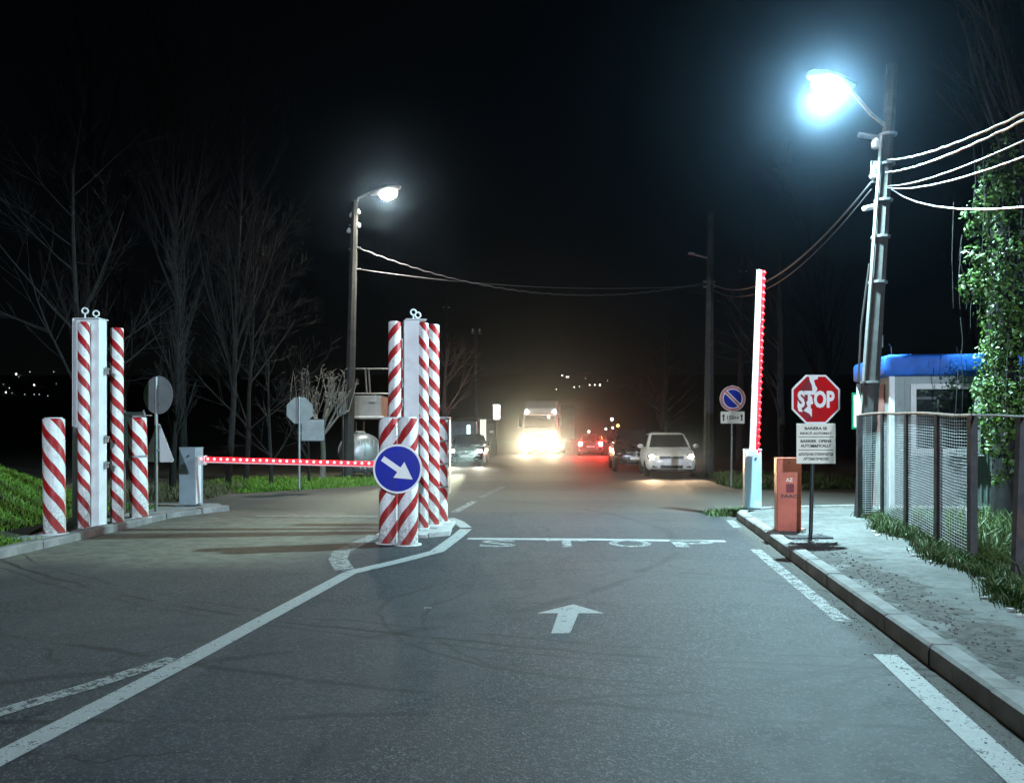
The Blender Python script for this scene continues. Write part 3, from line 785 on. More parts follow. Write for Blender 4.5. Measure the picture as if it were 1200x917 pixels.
# left barrier, lowered
lbp = at(224, 593, .03)
arm_a = pt(234, 539, 18.2); arm_b = pt(446, 545, 17.4)
tl = cabinet('boom_barrier', 'lowered barrier with grey cabinet and red glowing boom across the left lane', lbp, .38, .34, 1.27, 'grey_blue_paint', RD)
mi = tl.matrix_basis.inverted()
MB().box((.2, -.06, .55), (.012, .22, .95)).build('side_trim', 'white_paint', tl)
MB().prism([(-.05, -.04), (.05, .0), (.04, .05)], 0, .004, Matrix.Translation((0, -.171, 1.08)) @ mt).build('badge', 'black_ink', tl)
bpy.context.view_layer.update()
mi = tl.matrix_world.inverted()
A = mi @ arm_a; B = mi @ arm_b
d = (B - A)
arm = MB(); hw = .045
sec = lambda p, s: [p + Vector((0, a * .03, b * s)) for a, b in ((-1, -1), (1, -1), (1, 1), (-1, 1))]
arm.loft([sec(A, .05), sec(B, .042)])
armo = arm.build('boom', 'white_paint', tl)
NL = 27
for i in range(NL):
    p = A.lerp(B, (i + .4) / NL) + Vector((0, -.04, .035))
    led(armo, p, .030)
MB().box(((A.x + .06), A.y, A.z), (.16, .12, .2)).build('boom_holder', 'white_paint', tl, bevel=.01)
strip = MB(); strip.loft([[p + Vector((0, -.006, .03)) for p in sec(A, .046)], [p + Vector((0, -.006, .028)) for p in sec(B, .042)]])
strip.build('light_strip', 'led_strip_red', armo)

# right barrier, raised
rbp = at(881.5, 597, .135)
tr = cabinet('boom_barrier', 'raised barrier with pale blue cabinet and upright white boom edged in red', rbp, .31, .30, 1.17, 'blue_white_paint', RD)
bpy.context.view_layer.update()
mi = tr.matrix_world.inverted()
A = mi @ pt(881.5, 532, 16.15); B = mi @ pt(889.5, 316, 16.15)
sec2 = lambda p, wdt: [p + Vector((a * wdt, b * .03, 0)) for a, b in ((-1, -1), (1, -1), (1, 1), (-1, 1))]
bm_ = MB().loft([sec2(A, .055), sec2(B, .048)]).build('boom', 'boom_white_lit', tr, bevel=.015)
MB().loft([sec2(A + Vector((.085, .004, 0)), .03), sec2(B + Vector((.075, .004, -.02)), .027)]).build('light_strip', 'led_strip_red', bm_)
NB = 27
for i in range(NB):
    p = A.lerp(B, (i + .5) / NB) + Vector((.105 - .012 * i / NB, -.022, 0))
    m = MB().sphere((0, 0, 0), .034, 8).build('led', 'led_strip_red', bm_, p, smooth=True)
for tt in (.1, .45, .75):
    MB().box((0, 0, 0), (.012, .002, .07)).build('sticker', 'sign_pink', bm_, A.lerp(B, tt) + Vector((-.02, -.032, 0)))
MB().box((A.x, A.y - .0, A.z + .02), (.2, .1, .12)).build('boom_holder', 'white_paint', tr, bevel=.01)
MB().box((.05, -.155, 1.0), (.03, .01, .02)).build('catch', 'black_ink', tr)

# orange control cabinet
oc = at(923, 622, .135)
t = thing('control_cabinet', 'orange-red metal control cabinet on the pavement beside the stop sign', 'cabinet', oc, RD)
MB().box((0, 0, .55), (.355, .26, 1.10)).build('housing', 'orange_paint', t, bevel=.012)
MB().box((0, 0, 1.105), (.365, .27, .018)).build('lid', 'orange_paint', t, bevel=.005)
MB().box((.01, -.132, .66), (.115, .006, .13)).build('panel', 'sign_faded_red', t)
for k in range(4): MB().box((.01, -.137, .615 + k * .03), (.10, .004, .008)).build('slot', 'dark_metal', t)
MB().box((0, -.131, 1.045), (.022, .006, .022)).build('lock', 'black_ink', t)
lettering('FAAC', .235, .055, 'black_ink', t, (0, -.1325, .54), (R(90), 0, 0), bold=.03)
lettering('AZ', .10, .055, 'plate_cream', t, (.0, -.1325, .785), (R(90), 0, 0), bold=.02)
MB().box((0, 0, .006), (.42, .32, .02)).build('base_plate', 'dark_metal', t)

# ---------------------------------------------------------------- signs on the right
sb = at(949, 630, .135)
t = thing('stop_sign', 'red octagonal stop sign with peeling face and a lettered cream plate below', 'sign', sb, R(2))
bpy.context.view_layer.update()
ys_ = -.06
def ngon(r, n, ph=0): return [(r * math.cos(ph + 2 * math.pi * i / n), r * math.sin(ph + 2 * math.pi * i / n)) for i in range(n)]
ro = .345 / math.cos(math.pi / 8)
cx, czz = .062, 2.10 - .135
mo = Matrix.Translation((cx, ys_, czz)) @ mt
oct_ = MB().prism(ngon(ro, 8, math.pi / 8), -.004, .004, mo).build('octagon', 'sign_white', t)
MB().prism(ngon(ro * .925, 8, math.pi / 8), .005, .007, mo).build('red_face', 'sign_red', oct_)
fade = [(-.27, .08), (-.13, .285), (-.03, .29), (-.05, .16), (-.10, .05), (-.13, -.05), (-.05, -.29), (-.13, -.285), (-.28, -.12)]
MB().prism(fade, .0075, .0082, mo).build('faded_patch', 'sign_faded_red', oct_)
for patch in ([(-.10, .335), (.02, .335), (.03, .29), (-.03, .27), (-.01, .2), (.02, .15), (-.02, .05), (-.05, .10), (-.06, .2), (-.09, .26)],
              [(-.10, .02), (-.06, .05), (-.04, -.06), (-.10, -.09), (-.06, -.14), (-.06, -.25), (-.10, -.2), (-.18, -.16), (-.12, -.10), (-.14, -.05)],
              [(-.27, -.08), (-.21, -.12), (-.19, -.18), (-.25, -.17)]):
    MB().prism(patch, .0085, .0092, mo).build('peeled_patch', 'sign_white', oct_)
lettering('STOP', .53, .245, 'sign_white', oct_, (cx, ys_ - .0115, czz), (R(90), 0, 0), bold=.045, depth=.001)
plz = 1.475 - .135
pl = MB().box((cx + .003, ys_, plz), (.56, .008, .565)).build('plate', 'plate_cream', t, bevel=.012)
for k, (s, wd, dz) in enumerate((('BARIERA SE', .32, .215), ('RIDICĂ AUTOMAT', .45, .150), ('BARRIER  OPENS', .44, .035), ('AUTOMATICALLY', .44, -.030), ('ШЛАГБАУМ ОТКРЫВАЕТСЯ', .49, -.150), ('АВТОМАТИЧЕСКИ', .36, -.215))):
    lettering(s, wd, .042, 'black_ink', pl, (cx, ys_ - .0065, plz + dz), (R(90), 0, 0), bold=.035, depth=.001)
for dz in (.095, -.09): MB().box((cx, ys_ - .006, plz + dz), (.5, .003, .008)).build('rule', 'black_ink', pl)
MB().tube([(.0, .0, .03), (.012, 0, .06), (.03, -.03, 1.2), (.05, -.03, 2.3)], .028, 12).build('post', 'dark_metal', t, smooth=True)
MB().box((-.02, 0, .012), (.62, .26, .024)).build('base_plate', 'dark_metal', t, bevel=.006)
for z in (1.3, 1.85): MB().box((.04, -.03, z), (.10, .07, .03)).build('clamp', 'galvanised', t)

# no parking sign
Yn = 25.0
nb = Vector(((857 - 600) / F * Yn, Yn, .05))
t = thing('no_parking_sign', 'round blue and red no parking sign with white distance plate below', 'sign', nb)
MB().tube([(0, 0, -.2), (.03, 0, 2.95)], .03, 8).build('post', 'galvanised', t, smooth=True)
mo = Matrix.Translation((.025, -.05, 2.60 - .05)) @ mt
MB().lathe([(.37, -.004), (.378, 0), (.37, .004)], 40, mo).build('disc', 'sign_white', t)
MB().lathe([(.365, .005), (.365, .007)], 40, mo).build('rim', 'sign_pink', t)
MB().lathe([(.29, .008), (.29, .010)], 40, mo).build('border', 'sign_white', t)
MB().lathe([(.265, .011), (.265, .013)], 40, mo).build('face', 'sign_blue', t)
MB().prism([(-.30, -.055), (.30, -.055), (.30, .055), (-.30, .055)], .014, .016, mo @ Matrix.Rotation(R(-45), 4, 'Z')).build('bar_edge', 'sign_white', t)
MB().prism([(-.31, -.03), (.31, -.03), (.31, .03), (-.31, .03)], .017, .019, mo @ Matrix.Rotation(R(-45), 4, 'Z')).build('bar', 'sign_pink', t)
mo2 = Matrix.Translation((.025, -.05, 2.045 - .05))
npl = MB().box((.025, -.05, 2.0), (.70, .008, .35)).build('plate', 'plate_cream', t, bevel=.01)
for x in (-.265, .265):
    MB().prism([(x + a * .9, b) for a, b in ((-.05, .03), (0, .11), (.05, .03), (.022, .03), (.022, -.10), (-.022, -.10), (-.022, .03))], .005, .007, Matrix.Translation((.025, -.05, 2.0)) @ mt).build('arrow', 'black_ink', npl)
lettering('150м', .33, .11, 'black_ink', npl, (.03, -.0565, 2.0), (R(90), 0, 0), bold=.02, depth=.001)

# green-bordered sign behind the kiosk
gsg = Vector(((1011 - 600) / F * 18.6, 18.6, 0))
t = thing('info_sign', 'white board with green border half hidden behind the kiosk', 'sign', gsg)
MB().tube([(.1, .05, -.2), (.1, .05, 2.6)], .03, 8).build('post', 'galvanised', t)
MB().box((0, 0, 2.09), (.48, .02, .80)).build('board', 'sign_green', t, bevel=.02)
MB().box((0, -.013, 2.09), (.40, .006, .70)).build('face', 'plate_cream', t)
MB().box((-.1, -.018, 2.2), (.06, .004, .3)).build('print', 'sign_green', t)

# signs seen from behind at the left gate
rs = at(183, 600, .08)
t = thing('road_sign', 'round road sign seen from behind with a triangular sign below it', 'sign', rs, R(-22))
MB().tube([(0, 0, -.2), (.0, 0, 2.62)], .032, 8).build('post', 'galvanised', t, smooth=True)
mo = Matrix.Translation((0, .05, 2.27)) @ mt
MB().lathe([(.36, -.004), (.372, .0), (.36, .004)], 40, mo).build('disc', 'sign_back', t)
tri_ = [(-.32, -.36), (.32, -.36), (.35, -.32), (.03, .38), (-.03, .38), (-.35, -.32)]
MB().prism(tri_, -.004, .004, Matrix.Translation((.0, .06, 1.33)) @ Matrix.Rotation(R(6), 4, 'Z') @ mt).build('triangle', 'white_steel', t)
for z in (2.1, 2.4, 1.2): MB().box((0, .02, z), (.10, .06, .03)).build('clamp', 'galvanised', t)
Yp = 16.2
t = thing('panel_sign', 'greenish grey rectangular board behind the short striped bollard at the left gate', 'sign', ((156 - 600) / F * Yp, Yp, .05))
MB().box((0, 0, 1.5), (.46, .02, .92)).build('board', 'sign_back', t, bevel=.01)
for x in (-.18, .18): MB().tube([(x, .03, -.1), (x, .03, 2.0)], .022, 6).build('post', 'galvanised', t)
# octagonal sign seen from behind, with a rectangular plate
Yo = 23.5
t = thing('stop_sign', 'octagonal sign seen from behind beyond the red-lit boom', 'sign', ((351 - 600) / F * Yo, Yo, 0))
MB().tube([(0, -.02, -.2), (.0, -.02, 2.6)], .035, 8).build('post', 'galvanised', t, smooth=True)
MB().prism(ngon(.39, 8, math.pi / 8), -.004, .004, Matrix.Translation((0, .03, 2.22)) @ mt).build('octagon', 'sign_back', t)
MB().box((.36, .05, 1.68), (.62, .01, .58)).build('plate', 'sign_back', t)
MB().box((.36, .056, 1.68), (.66, .008, .62)).build('plate_rim', 'dark_metal', t)
for z in (2.05, 2.4, 1.6): MB().box((0, .0, z), (.10, .05, .03)).build('clamp', 'galvanised', t)

# camera on a post just outside the frame on the left
Yk = 11.0
kb = Vector(((-14 - 600) / F * Yk, Yk, .3))
t = thing('security_camera', 'white security camera on a thin post above the grass bank', 'camera', kb)
MB().tube([(0, 0, -.3), (0, 0, 2.95)], .04, 8).build('post', 'galvanised', t, smooth=True)
MB().tube([(0, 0, 2.9), (.0, -.1, 2.9)], .02, 6).build('bracket', 'galvanised', t)
MB().sphere((.11, -.12, 2.75), .065, 12, (1.1, 1, .8)).build('housing', 'white_paint', t, smooth=True)
MB().tube([(0, -.1, 2.9), (.1, -.12, 2.78)], .018, 6).build('arm', 'white_paint', t)

# ---------------------------------------------------------------- kiosk
kc = Vector((6.96, 15.7, .135))
KW_, KD, KH = 2.7, 2.0, 2.52
t = thing('kiosk', 'small grey panelled kiosk with a rounded blue roof and white-framed window', 'kiosk', kc, R(-8.5))
wl = MB(); 
wx0, wx1, wz0, wz1 = .38, 1.50, 1.14, 2.34
for (x0, x1, z0, z1) in ((0, wx0, 0, KH), (wx1, KW_, 0, KH), (wx0, wx1, 0, wz0), (wx0, wx1, wz1, KH)):
    wl.box(((x0 + x1) / 2, .03, (z0 + z1) / 2), (x1 - x0, .06, z1 - z0))
wl.box((.03, KD / 2 + .03, KH / 2), (.058, KD - .06, KH)).box((KW_ - .03, KD / 2 + .03, KH / 2), (.058, KD - .06, KH)).box((KW_ / 2, KD, KH / 2), (KW_ - .13, .06, KH))
wo = wl.build('wall', 'kiosk_wall', t)
x = .06
while x < KW_:
    if not (wx0 - .03 < x < wx1 + .03): MB().box((x, -.006, KH / 2), (.022, .014, KH - .04)).build('panel_rib', 'kiosk_wall', wo)
    else:
        MB().box((x, -.006, wz0 / 2 - .03), (.022, .014, wz0 - .12)).build('panel_rib', 'kiosk_wall', wo)
    x += .10
MB().box((.02, -.02, KH / 2), (.09, .05, KH)).build('corner_post', 'white_paint', t)
MB().box((-.012, .6, 1.95), (.02, .5, .9)).build('side_panel', 'kiosk_red', t)
MB().box((-.012, 1.35, 1.1), (.02, .75, 2.1)).build('door', 'kiosk_red', t)
MB().tube([(-.06, KD + .02, 0), (-.06, KD + .02, 2.5)], .05, 8).build('drain_pipe', 'white_paint', t, smooth=True)
MB().box((KW_ / 2, KD / 2, -.0), (KW_ + .1, KD + .1, .10)).build('plinth', 'concrete', t)
MB().box((KW_ / 2, -.02, .13), (KW_, .03, .05)).build('skirting', 'white_paint', t)
wf = thing('x', 'x', 'x'); bpy.data.objects.remove(wf)
wn = MB()
for (x0, x1, z0, z1) in ((wx0 - .04, wx0 + .06, wz0 - .04, wz1 + .04), (wx1 - .06, wx1 + .04, wz0 - .04, wz1 + .04), (wx0 + .06, wx1 - .06, wz0 - .04, wz0 + .06), (wx0 + .06, wx1 - .06, wz1 - .06, wz1 + .04)):
    wn.box(((x0 + x1) / 2, -.012, (z0 + z1) / 2), (x1 - x0, .08, z1 - z0))
wno = wn.build('window', 'window_frame_white', t, bevel=.006)
MB().box(((wx0 + wx1) / 2, .02, (wz0 + wz1) / 2), (wx1 - wx0 - .12, .008, wz1 - wz0 - .12)).build('pane', 'window_glass', wno)
MB().box((wx0 + .25, .012, wz1 - .22), (.34, .006, .05)).build('glazing_bar', 'blind', wno)
MB().box((wx0 + .45, .012, wz0 + .55), (.03, .006, .8)).build('glazing_bar', 'blind', wno)
for k in range(13): MB().box(((wx0 + wx1) / 2 - .25, .008, wz0 + .1 + k * .05), (.5, .01, .012)).build('blind_slat', 'blind', wno)
MB().box(((wx0 + wx1) / 2, -.05, wz0 - .06), (wx1 - wx0 + .16, .10, .025)).build('sill', 'window_frame_white', wno)
# rounded fascia roof
rings = []
for off, z in ((.03, KH - .0), (.12, KH + .015), (.142, KH + .05), (.145, KH + .31), (.12, KH + .37), (.03, KH + .40), (-.6, KH + .43)):
    rings.append([Vector((-off, -off, z)), Vector((KW_ + off, -off, z)), Vector((KW_ + off, KD + off, z)), Vector((-off, KD + off, z))])
ro_ = MB().loft(rings).build('roof', 'roof_blue', t, bevel=.02, smooth=True)
for xx in (.62, 1.24, 1.86): MB().box((xx, -.146, KH + .19), (.008, .008, .2)).build('seam', 'roof_blue', ro_)
MB().tube([(.05, .1, KH + .4), (.04, .1, KH + .56), (0, .08, KH + .60)], .008, 5).build('roof_hook', 'dark_metal', ro_)
MB().tube([(1.2, .1, KH + .4), (1.18, .1, KH + .53), (1.12, .08, KH + .56)], .008, 5).build('roof_hook', 'dark_metal', ro_)

# ---------------------------------------------------------------- fence
fence = thing('wire_fence', 'dark steel post and wire mesh fence in front of the kiosk', 'fence', (6.05, 14.9, .13))
FB = Vector((6.05, 14.9, .13))
def fx(y): return 3.024 + .228 * y
posts = [(6.08, 14.95)] + [(fx(y), y) for y in (14.6, 12.87, 11.16, 9.72, 8.36, 6.6, 4.8)]
tops = [1.80, 1.83, 1.79, 1.74, 1.70, 1.66, 1.66, 1.66]
TP = []
for i, ((x, y), h) in enumerate(zip(posts, tops)):
    b = Vector((x, y, .13)) - FB; lean = (.07, 0) if i == 5 else (random.uniform(-.01, .01), 0)
    tp = b + Vector((lean[0], lean[1], h)); TP.append(tp)
    hw = .040
    MB().loft([[b + Vector((a * hw, c * hw, -.3)) for a, c in ((-1, -1), (1, -1), (1, 1), (-1, 1))], [tp + Vector((a * hw, c * hw, 0)) for a, c in ((-1, -1), (1, -1), (1, 1), (-1, 1))]]).build('post', 'post_steel', fence)
for i in range(len(TP) - 1):
    a, b = TP[i], TP[i + 1]
    mid = (a + b) / 2 + Vector((0, 0, -.012 if i % 2 else .008))
    MB().tube([a, mid, b], .026 if i < 4 else .016, 6).build('top_rail', 'rust_steel' if i < 4 else 'post_steel', fence)
    if i >= 4: continue
    w_ = MB(); nrow = 44
    for k in range(nrow):
        z = -.06 - k * 1.70 / nrow
        w_.tube([a + Vector((.0, .01, z)), mid + Vector((.012, .01, z - .006)), b + Vector((0, .01, z))], .0042, 4, False)
    ncol = max(2, int((a - b).length / .10))
    for k in range(1, ncol):
        p = a.lerp(b, k / ncol)
        w_.tube([p + Vector((0, 0, -.03)), p + Vector((0, 0, -1.72))], .0035, 4, False)
    tag(w_.build('wire_mesh', 'mesh_wire', fence), kind='stuff')
t = thing('propped_board', 'pale weathered board leaning in the weeds behind the wire fence', 'board', (5.86, 10.9, .13))
MB().box((0, 0, .26), (.10, .025, .56), 0, 0, -.1).build('plank', 'pale_wall', t)
MB().box((-.01, .02, .62), (.07, .025, .5), 0, 0, -.05).build('plank', 'galvanised', t)

# ---------------------------------------------------------------- vehicles
def wheel(parent, c, r=.31, wd=.2):
    m = Matrix.Translation(c) @ Matrix.Rotation(R(90), 4, 'Y')
    ty = MB().lathe([(r * .62, -wd / 2), (r * .93, -wd / 2), (r, -wd * .32), (r, wd * .32), (r * .93, wd / 2), (r * .62, wd / 2)], 20, m).build('wheel', 'rubber', parent, smooth=True)
    MB().lathe([(r * .60, -wd * .46), (r * .5, -wd * .40), (r * .15, -wd * .3), (r * .15, wd * .3), (r * .5, wd * .40), (r * .60, wd * .46)], 16, m).build('rim', 'galvanised', ty, smooth=True)
def car(label, loc, rz, paint, W=1.74, H=1.5, L=4.1, head='head_lamp_soft', rear=False, group=None, dy=.22):
    t = thing('parked_car' if not rear else 'car', label, 'car', loc, rz, group)
    hw = W / 2; k = H / 1.5; a = L / 2
    st = [(-a, .34, .60, .70), (-a + .05, .24, .70, .86), (-a + .25, .20, .80, .95), (-a + .75, .19, .92, .99), (-a + 1.12, .19, .99, 1.0), (0, .19, 1.0, 1.0), (a - .5, .20, 1.0, .99), (a - .15, .22, .98, .93), (a, .34, .86, .82)]
    rings = []
    for y, zb, zt, q in st:
        zb *= k; zt *= k; w_ = hw * q; zm = (zb + zt) / 2
        half = [(w_ * .0, zb), (w_ * .84, zb), (w_ * .96, zb + .09), (w_, zm), (w_ * .97, zt - .11), (w_ * .86, zt), (0, zt + .015)]
        ring = [Vector((x, y, z)) for x, z in half] + [Vector((-x, y, z)) for x, z in half[-2:0:-1]]
        rings.append(ring)
    MB().loft(rings).build('body', paint, t, smooth=True, sub=1)
    zb = .95 * k; zr = H
    bot = [(-hw * .86, -a + 1.02), (hw * .86, -a + 1.02), (hw * .90, a - .25), (-hw * .90, a - .25)]
    mids = [(-hw * .80, -a + 1.38), (hw * .80, -a + 1.38), (hw * .80, a - .4), (-hw * .80, a - .4)]
    tp_ = [(-hw * .68, -a + 1.86), (hw * .68, -a + 1.86), (hw * .69, a - .62), (-hw * .69, a - .62)]
    tp2 = [(-hw * .52, -a + 2.02), (hw * .52, -a + 2.02), (hw * .54, a - .78), (-hw * .54, a - .78)]
    zs = (zb, zb + (zr - zb) * .45, zr - .05, zr)
    MB().loft([[Vector((x, y, z)) for x, y in r] for r, z in zip((bot, mids, tp_, tp2), zs)]).build('cabin', paint, t, smooth=True, bevel=.03)
    def quad(name, p, mat, off):
        m = MB(); p = [Vector(q) for q in p]; nrm = (p[1] - p[0]).cross(p[2] - p[0]).normalized() * off
        m.add([q + nrm for q in p] + [q - nrm * .2 for q in p], [(0, 1, 2, 3), (7, 6, 5, 4), (0, 4, 5, 1), (1, 5, 6, 2), (2, 6, 7, 3), (3, 7, 4, 0)])
        return m.build(name, mat, t)
    z0, z1 = zb + .05, zr - .09
    fy = lambda z: (-a + 1.02) + (z - zb) / (zs[2] - zb) * .84
    fw = lambda z: hw * (.86 - (z - zb) / (zs[2] - zb) * .18)
    quad('windscreen', [(-fw(z0) + .07, fy(z0) - .06, z0), (fw(z0) - .07, fy(z0) - .06, z0), (fw(z1) - .07, fy(z1) - .06, z1), (-fw(z1) + .07, fy(z1) - .06, z1)], 'car_glass', .014)
    for s in (-1, 1):
        sx = lambda z: s * (fw(z) + .035)
        p = [(sx(z0), -a + 1.45, z0), (sx(z0), a - .55, z0), (sx(z1), a - .85, z1), (sx(z1), -a + 1.98, z1)]
        if s < 0: p = p[::-1]
        quad('side_window', p, 'car_glass', .016)
    by = a - .25; quad('rear_window', [(hw * .72, by + .03, z0), (-hw * .72, by + .03, z0), (-hw * .58, by - .36, z1), (hw * .58, by - .36, z1)], 'car_glass', .05)
    for s in (-1, 1):
        for yy in (-a + .82, a - .80): wheel(t, (s * (hw - .11), yy, .30), .31)
        MB().sphere((s * (hw + .09), -a + 1.32, 1.03 * k), .11, 10, (1, .6, .75)).build('mirror', paint, t, smooth=True)
        hl = MB().sphere((s * hw * .74, -a + .17, .70 * k), .155, 12, (1, .55, .72)).build('headlight', 'car_glass', t, smooth=True)
        MB().sphere((s * hw * .74, -a + .085, .70 * k), .10, 10, (1.0, .45, .75)).build('lamp', 'car_glass' if rear else head, hl, smooth=True)
        tl_ = MB().box((s * hw * .78, a - .10, .80 * k), (.2, .12, .26)).build('tail_light', 'tail_red' if rear else 'sign_faded_red', t, bevel=.02)
        MB().box((s * hw * .62, -a + .05, .36 * k), (.22, .06, .07)).build('fog_lamp', 'black_ink', t, bevel=.015)
    MB().box((0, -a + .05, .655 * k), (hw * .92, .06, .11)).build('grille', 'black_ink', t, bevel=.015)
    MB().box((0, -a + .015, .655 * k), (hw * .90, .012, .014)).build('grille_bar', 'galvanised', t)
    MB().lathe([(.05, 0), (.05, .012)], 14, Matrix.Translation((0, -a + .015, .665 * k)) @ mt).build('badge', 'galvanised', t)
    MB().box((0, -a + .03, .36 * k), (hw * .85, .06, .12)).build('air_intake', 'black_ink', t, bevel=.02)
    MB().box((0, -a - .005, .46 * k), (.52, .012, .112)).build('licence_plate', 'sign_white', t)
    MB().box((0, a + .005, .62 * k), (.52, .012, .112)).build('licence_plate', 'sign_white', t)
    MB().box((0, -a + .03, .26 * k), (W * .80, .10, .05)).build('bumper_lip', 'dark_metal', t, bevel=.015)
    return t
wc = car('white hatchback parked facing the camera with its headlights on beside the pale pole', (5.80, 32.1, .02), R(-5), 'car_white', 1.84, 1.58, 4.2, 'head_lamp_soft', group='cars beside the road')
for s in (-1, 1): light('SPOT', 'beam', wc, (s * .68, -2.25, .74), 420, (1, .70, .42), .06, aim((0, -1, -.04)), R(90), .8)
bc = car('black car parked behind the white hatchback', (5.15, 36.6, .02), RD + R(4), 'car_black', 1.84, 1.75, 4.6, 'car_glass', group='cars beside the road')
dk = car('dark car with headlights on approaching in the left lane', (-2.15, 43.0, 0), RD + R(6), 'car_black', 1.78, 1.5, 4.3, 'head_lamp', group='cars beside the road')
for s in (-1, 1): light('SPOT', 'beam', dk, (s * .66, -2.25, .72), 26000, (.92, 1, .68), .05, aim((-.045, -1, -.022)), R(9), .8)
for s in (-1, 1): light('SPOT', 'dipped_beam', dk, (s * .66, -2.25, .72), 420, (1, .96, .75), .05, aim((0, -1, -.02)), R(60), .8)
rc = car('car driving away with red tail lights glowing', (5.6, 60, 0), RD, 'car_grey', 1.76, 1.46, 4.3, rear=True, group='cars beside the road')
rc.rotation_euler = (0, 0, RD + math.pi)
for s in (-1, 1): light('SPOT', 'tail_glow', rc, (s * .69, 2.32, .78), 1500, (1, .03, .02), .06, aim((0, 1, .05)), R(50), .8)

def lorry(loc, rz):
    t = thing('lorry', 'white lorry with blazing headlights driving towards the barrier', 'lorry', loc, rz)
    # cab front at y = 0, facing -Y
    prof = [(.12, .45), (.0, .55), (-.02, 1.35), (.10, 2.0), (.32, 2.85), (.45, 2.98), (1.95, 3.0), (1.95, .45)]
    cab = MB().prism(prof, -1.24, 1.24, Matrix(((0, 0, 1, 0), (1, 0, 0, 0), (0, 1, 0, 0), (0, 0, 0, 1)))).build('cab', 'truck_white', t, bevel=.06)
    dprof = [(.42, 2.99), (.55, 3.3), (1.0, 3.72), (1.9, 3.85), (1.9, 2.99)]
    MB().prism(dprof, -1.15, 1.15, Matrix(((0, 0, 1, 0), (1, 0, 0, 0), (0, 1, 0, 0), (0, 0, 0, 1)))).build('roof_deflector', 'truck_white', t, bevel=.08)
    MB().add([(-1.1, .055, 1.92), (1.1, .055, 1.92), (1.04, .27, 2.72), (-1.04, .27, 2.72), (-1.1, .10, 1.92), (1.1, .10, 1.92), (1.04, .32, 2.72), (-1.04, .32, 2.72)], [(0, 1, 2, 3), (4, 7, 6, 5), (0, 4, 5, 1), (1, 5, 6, 2), (2, 6, 7, 3), (3, 7, 4, 0)]).build('windscreen', 'car_glass', t)
    MB().box((0, .05, 2.82), (2.3, .34, .06), 0, -.25).build('sun_visor', 'truck_white', t, bevel=.02)
    MB().box((0, -.03, 1.62), (2.0, .06, .22)).build('front_panel', 'truck_white', t, bevel=.03)
    for k in range(4): MB().box((0, -.05, .98 + k * .14), (1.35, .05, .07)).build('grille_bar', 'black_ink', t)
    MB().box((0, -.06, .58), (2.46, .22, .44)).build('bumper', 'truck_white', t, bevel=.06)
    for s in (-1, 1):
        h = MB().box((s * .95, -.16, .72), (.46, .10, .32)).build('headlight', 'black_ink', t, bevel=.04)
        MB().sphere((s * .92, -.22, .72), .21, 14, (1.2, .35, .85)).build('lamp', 'head_lamp', h, smooth=True)
        f = MB().box((s * .80, -.17, .46), (.26, .06, .13)).build('fog_light', 'black_ink', t, bevel=.02)
        MB().sphere((s * .80, -.21, .46), .09, 10, (1.2, .35, .7)).build('lamp', 'head_lamp', f, smooth=True)
        MB().sphere((s * 1.0, .38, 3.02), .12, 10, (1, .6, 1)).build('roof_lamp', 'marker_white', t, smooth=True)
        MB().tube([(s * 1.22, .35, 2.7), (s * 1.45, .2, 2.7)], .03, 6).build('mirror_arm', 'dark_metal', t)
        MB().box((s * 1.46, .22, 2.3), (.20, .14, .72)).build('mirror', 'dark_metal', t, bevel=.04)
        MB().box((s * 1.243, .95, 2.3), (.01, .8, .62)).build('side_window', 'car_glass', t)
        wheel(t, (s * 1.02, 1.2, .5), .5, .32)
        wheel(t, (s * 1.02, 5.2, .5), .5, .5)
        wheel(t, (s * 1.02, 10.5, .5), .5, .5)
        light('SPOT', 'beam', t, (s * .90, -.34, .72), 16000, (1, .60, .28), .10, aim((.13, -1, .145)), R(18), .10)
        light('SPOT', 'dipped_beam', t, (s * .90, -.34, .62), 2000, (1, .70, .38), .08, aim((0, -1, -.12)), R(44), .9)
    MB().box((.62, -.02, 2.5 + .15), (.1, .05, .1)).build('marker_lamp', 'marker_white', t)
    MB().box((0, -.18, .82), (.52, .012, .11)).build('licence_plate', 'sign_white', t)
    MB().box((0, 7.8, 2.35), (2.5, 11, 2.6)).build('trailer', 'trailer_grey', t, bevel=.04)
    MB().box((0, 6.5, .85), (1.0, 12.5, .3)).build('chassis', 'dark_metal', t)
    return t
lorry((1.95, 60, 0), RD - R(2))

# tank trailer and box trailer behind the barrier
tk = at(424, 560, 0)
t = thing('tank_trailer', 'round ribbed steel tank on small wheels behind the boom', 'trailer', (tk.x, 30.6, 0), R(20))
mt2 = Matrix.Translation((0, 1.0, .86)) @ mt
MB().lathe([(.25, 1.06), (.52, 1.0), (.66, .88), (.70, .75), (.70, -.75), (.66, -.88), (.52, -1.0), (.25, -1.06)], 32, mt2).build('tank', 'tank_steel', t, smooth=True)
for k in range(7): 
    xx = -.48 + k * .16; hh = math.sqrt(max(.05, .62 ** 2 - xx * xx))
    MB().box((xx, -.035 + abs(xx) * .10, .86), (.035, .05, hh * 1.8)).build('rib', 'white_steel', t)
MB().lathe([(.72, -.03), (.72, .03)], 32, Matrix.Translation((0, .35, .86)) @ mt).build('hoop', 'galvanised', t)
MB().lathe([(.72, -.03), (.72, .03)], 32, Matrix.Translation((0, 1.6, .86)) @ mt).build('hoop', 'galvanised', t)
MB().lathe([(.18, 1.5), (.2, 1.62), (.12, 1.66)], 16, Matrix.Translation((0, 1.0, 0))).build('hatch', 'tank_steel', t)
for s in (-1, 1): wheel(t, (s * .5, .9, .26), .26, .16)
MB().box((0, 1.0, .24), (.8, 1.9, .08)).build('frame', 'dark_metal', t)
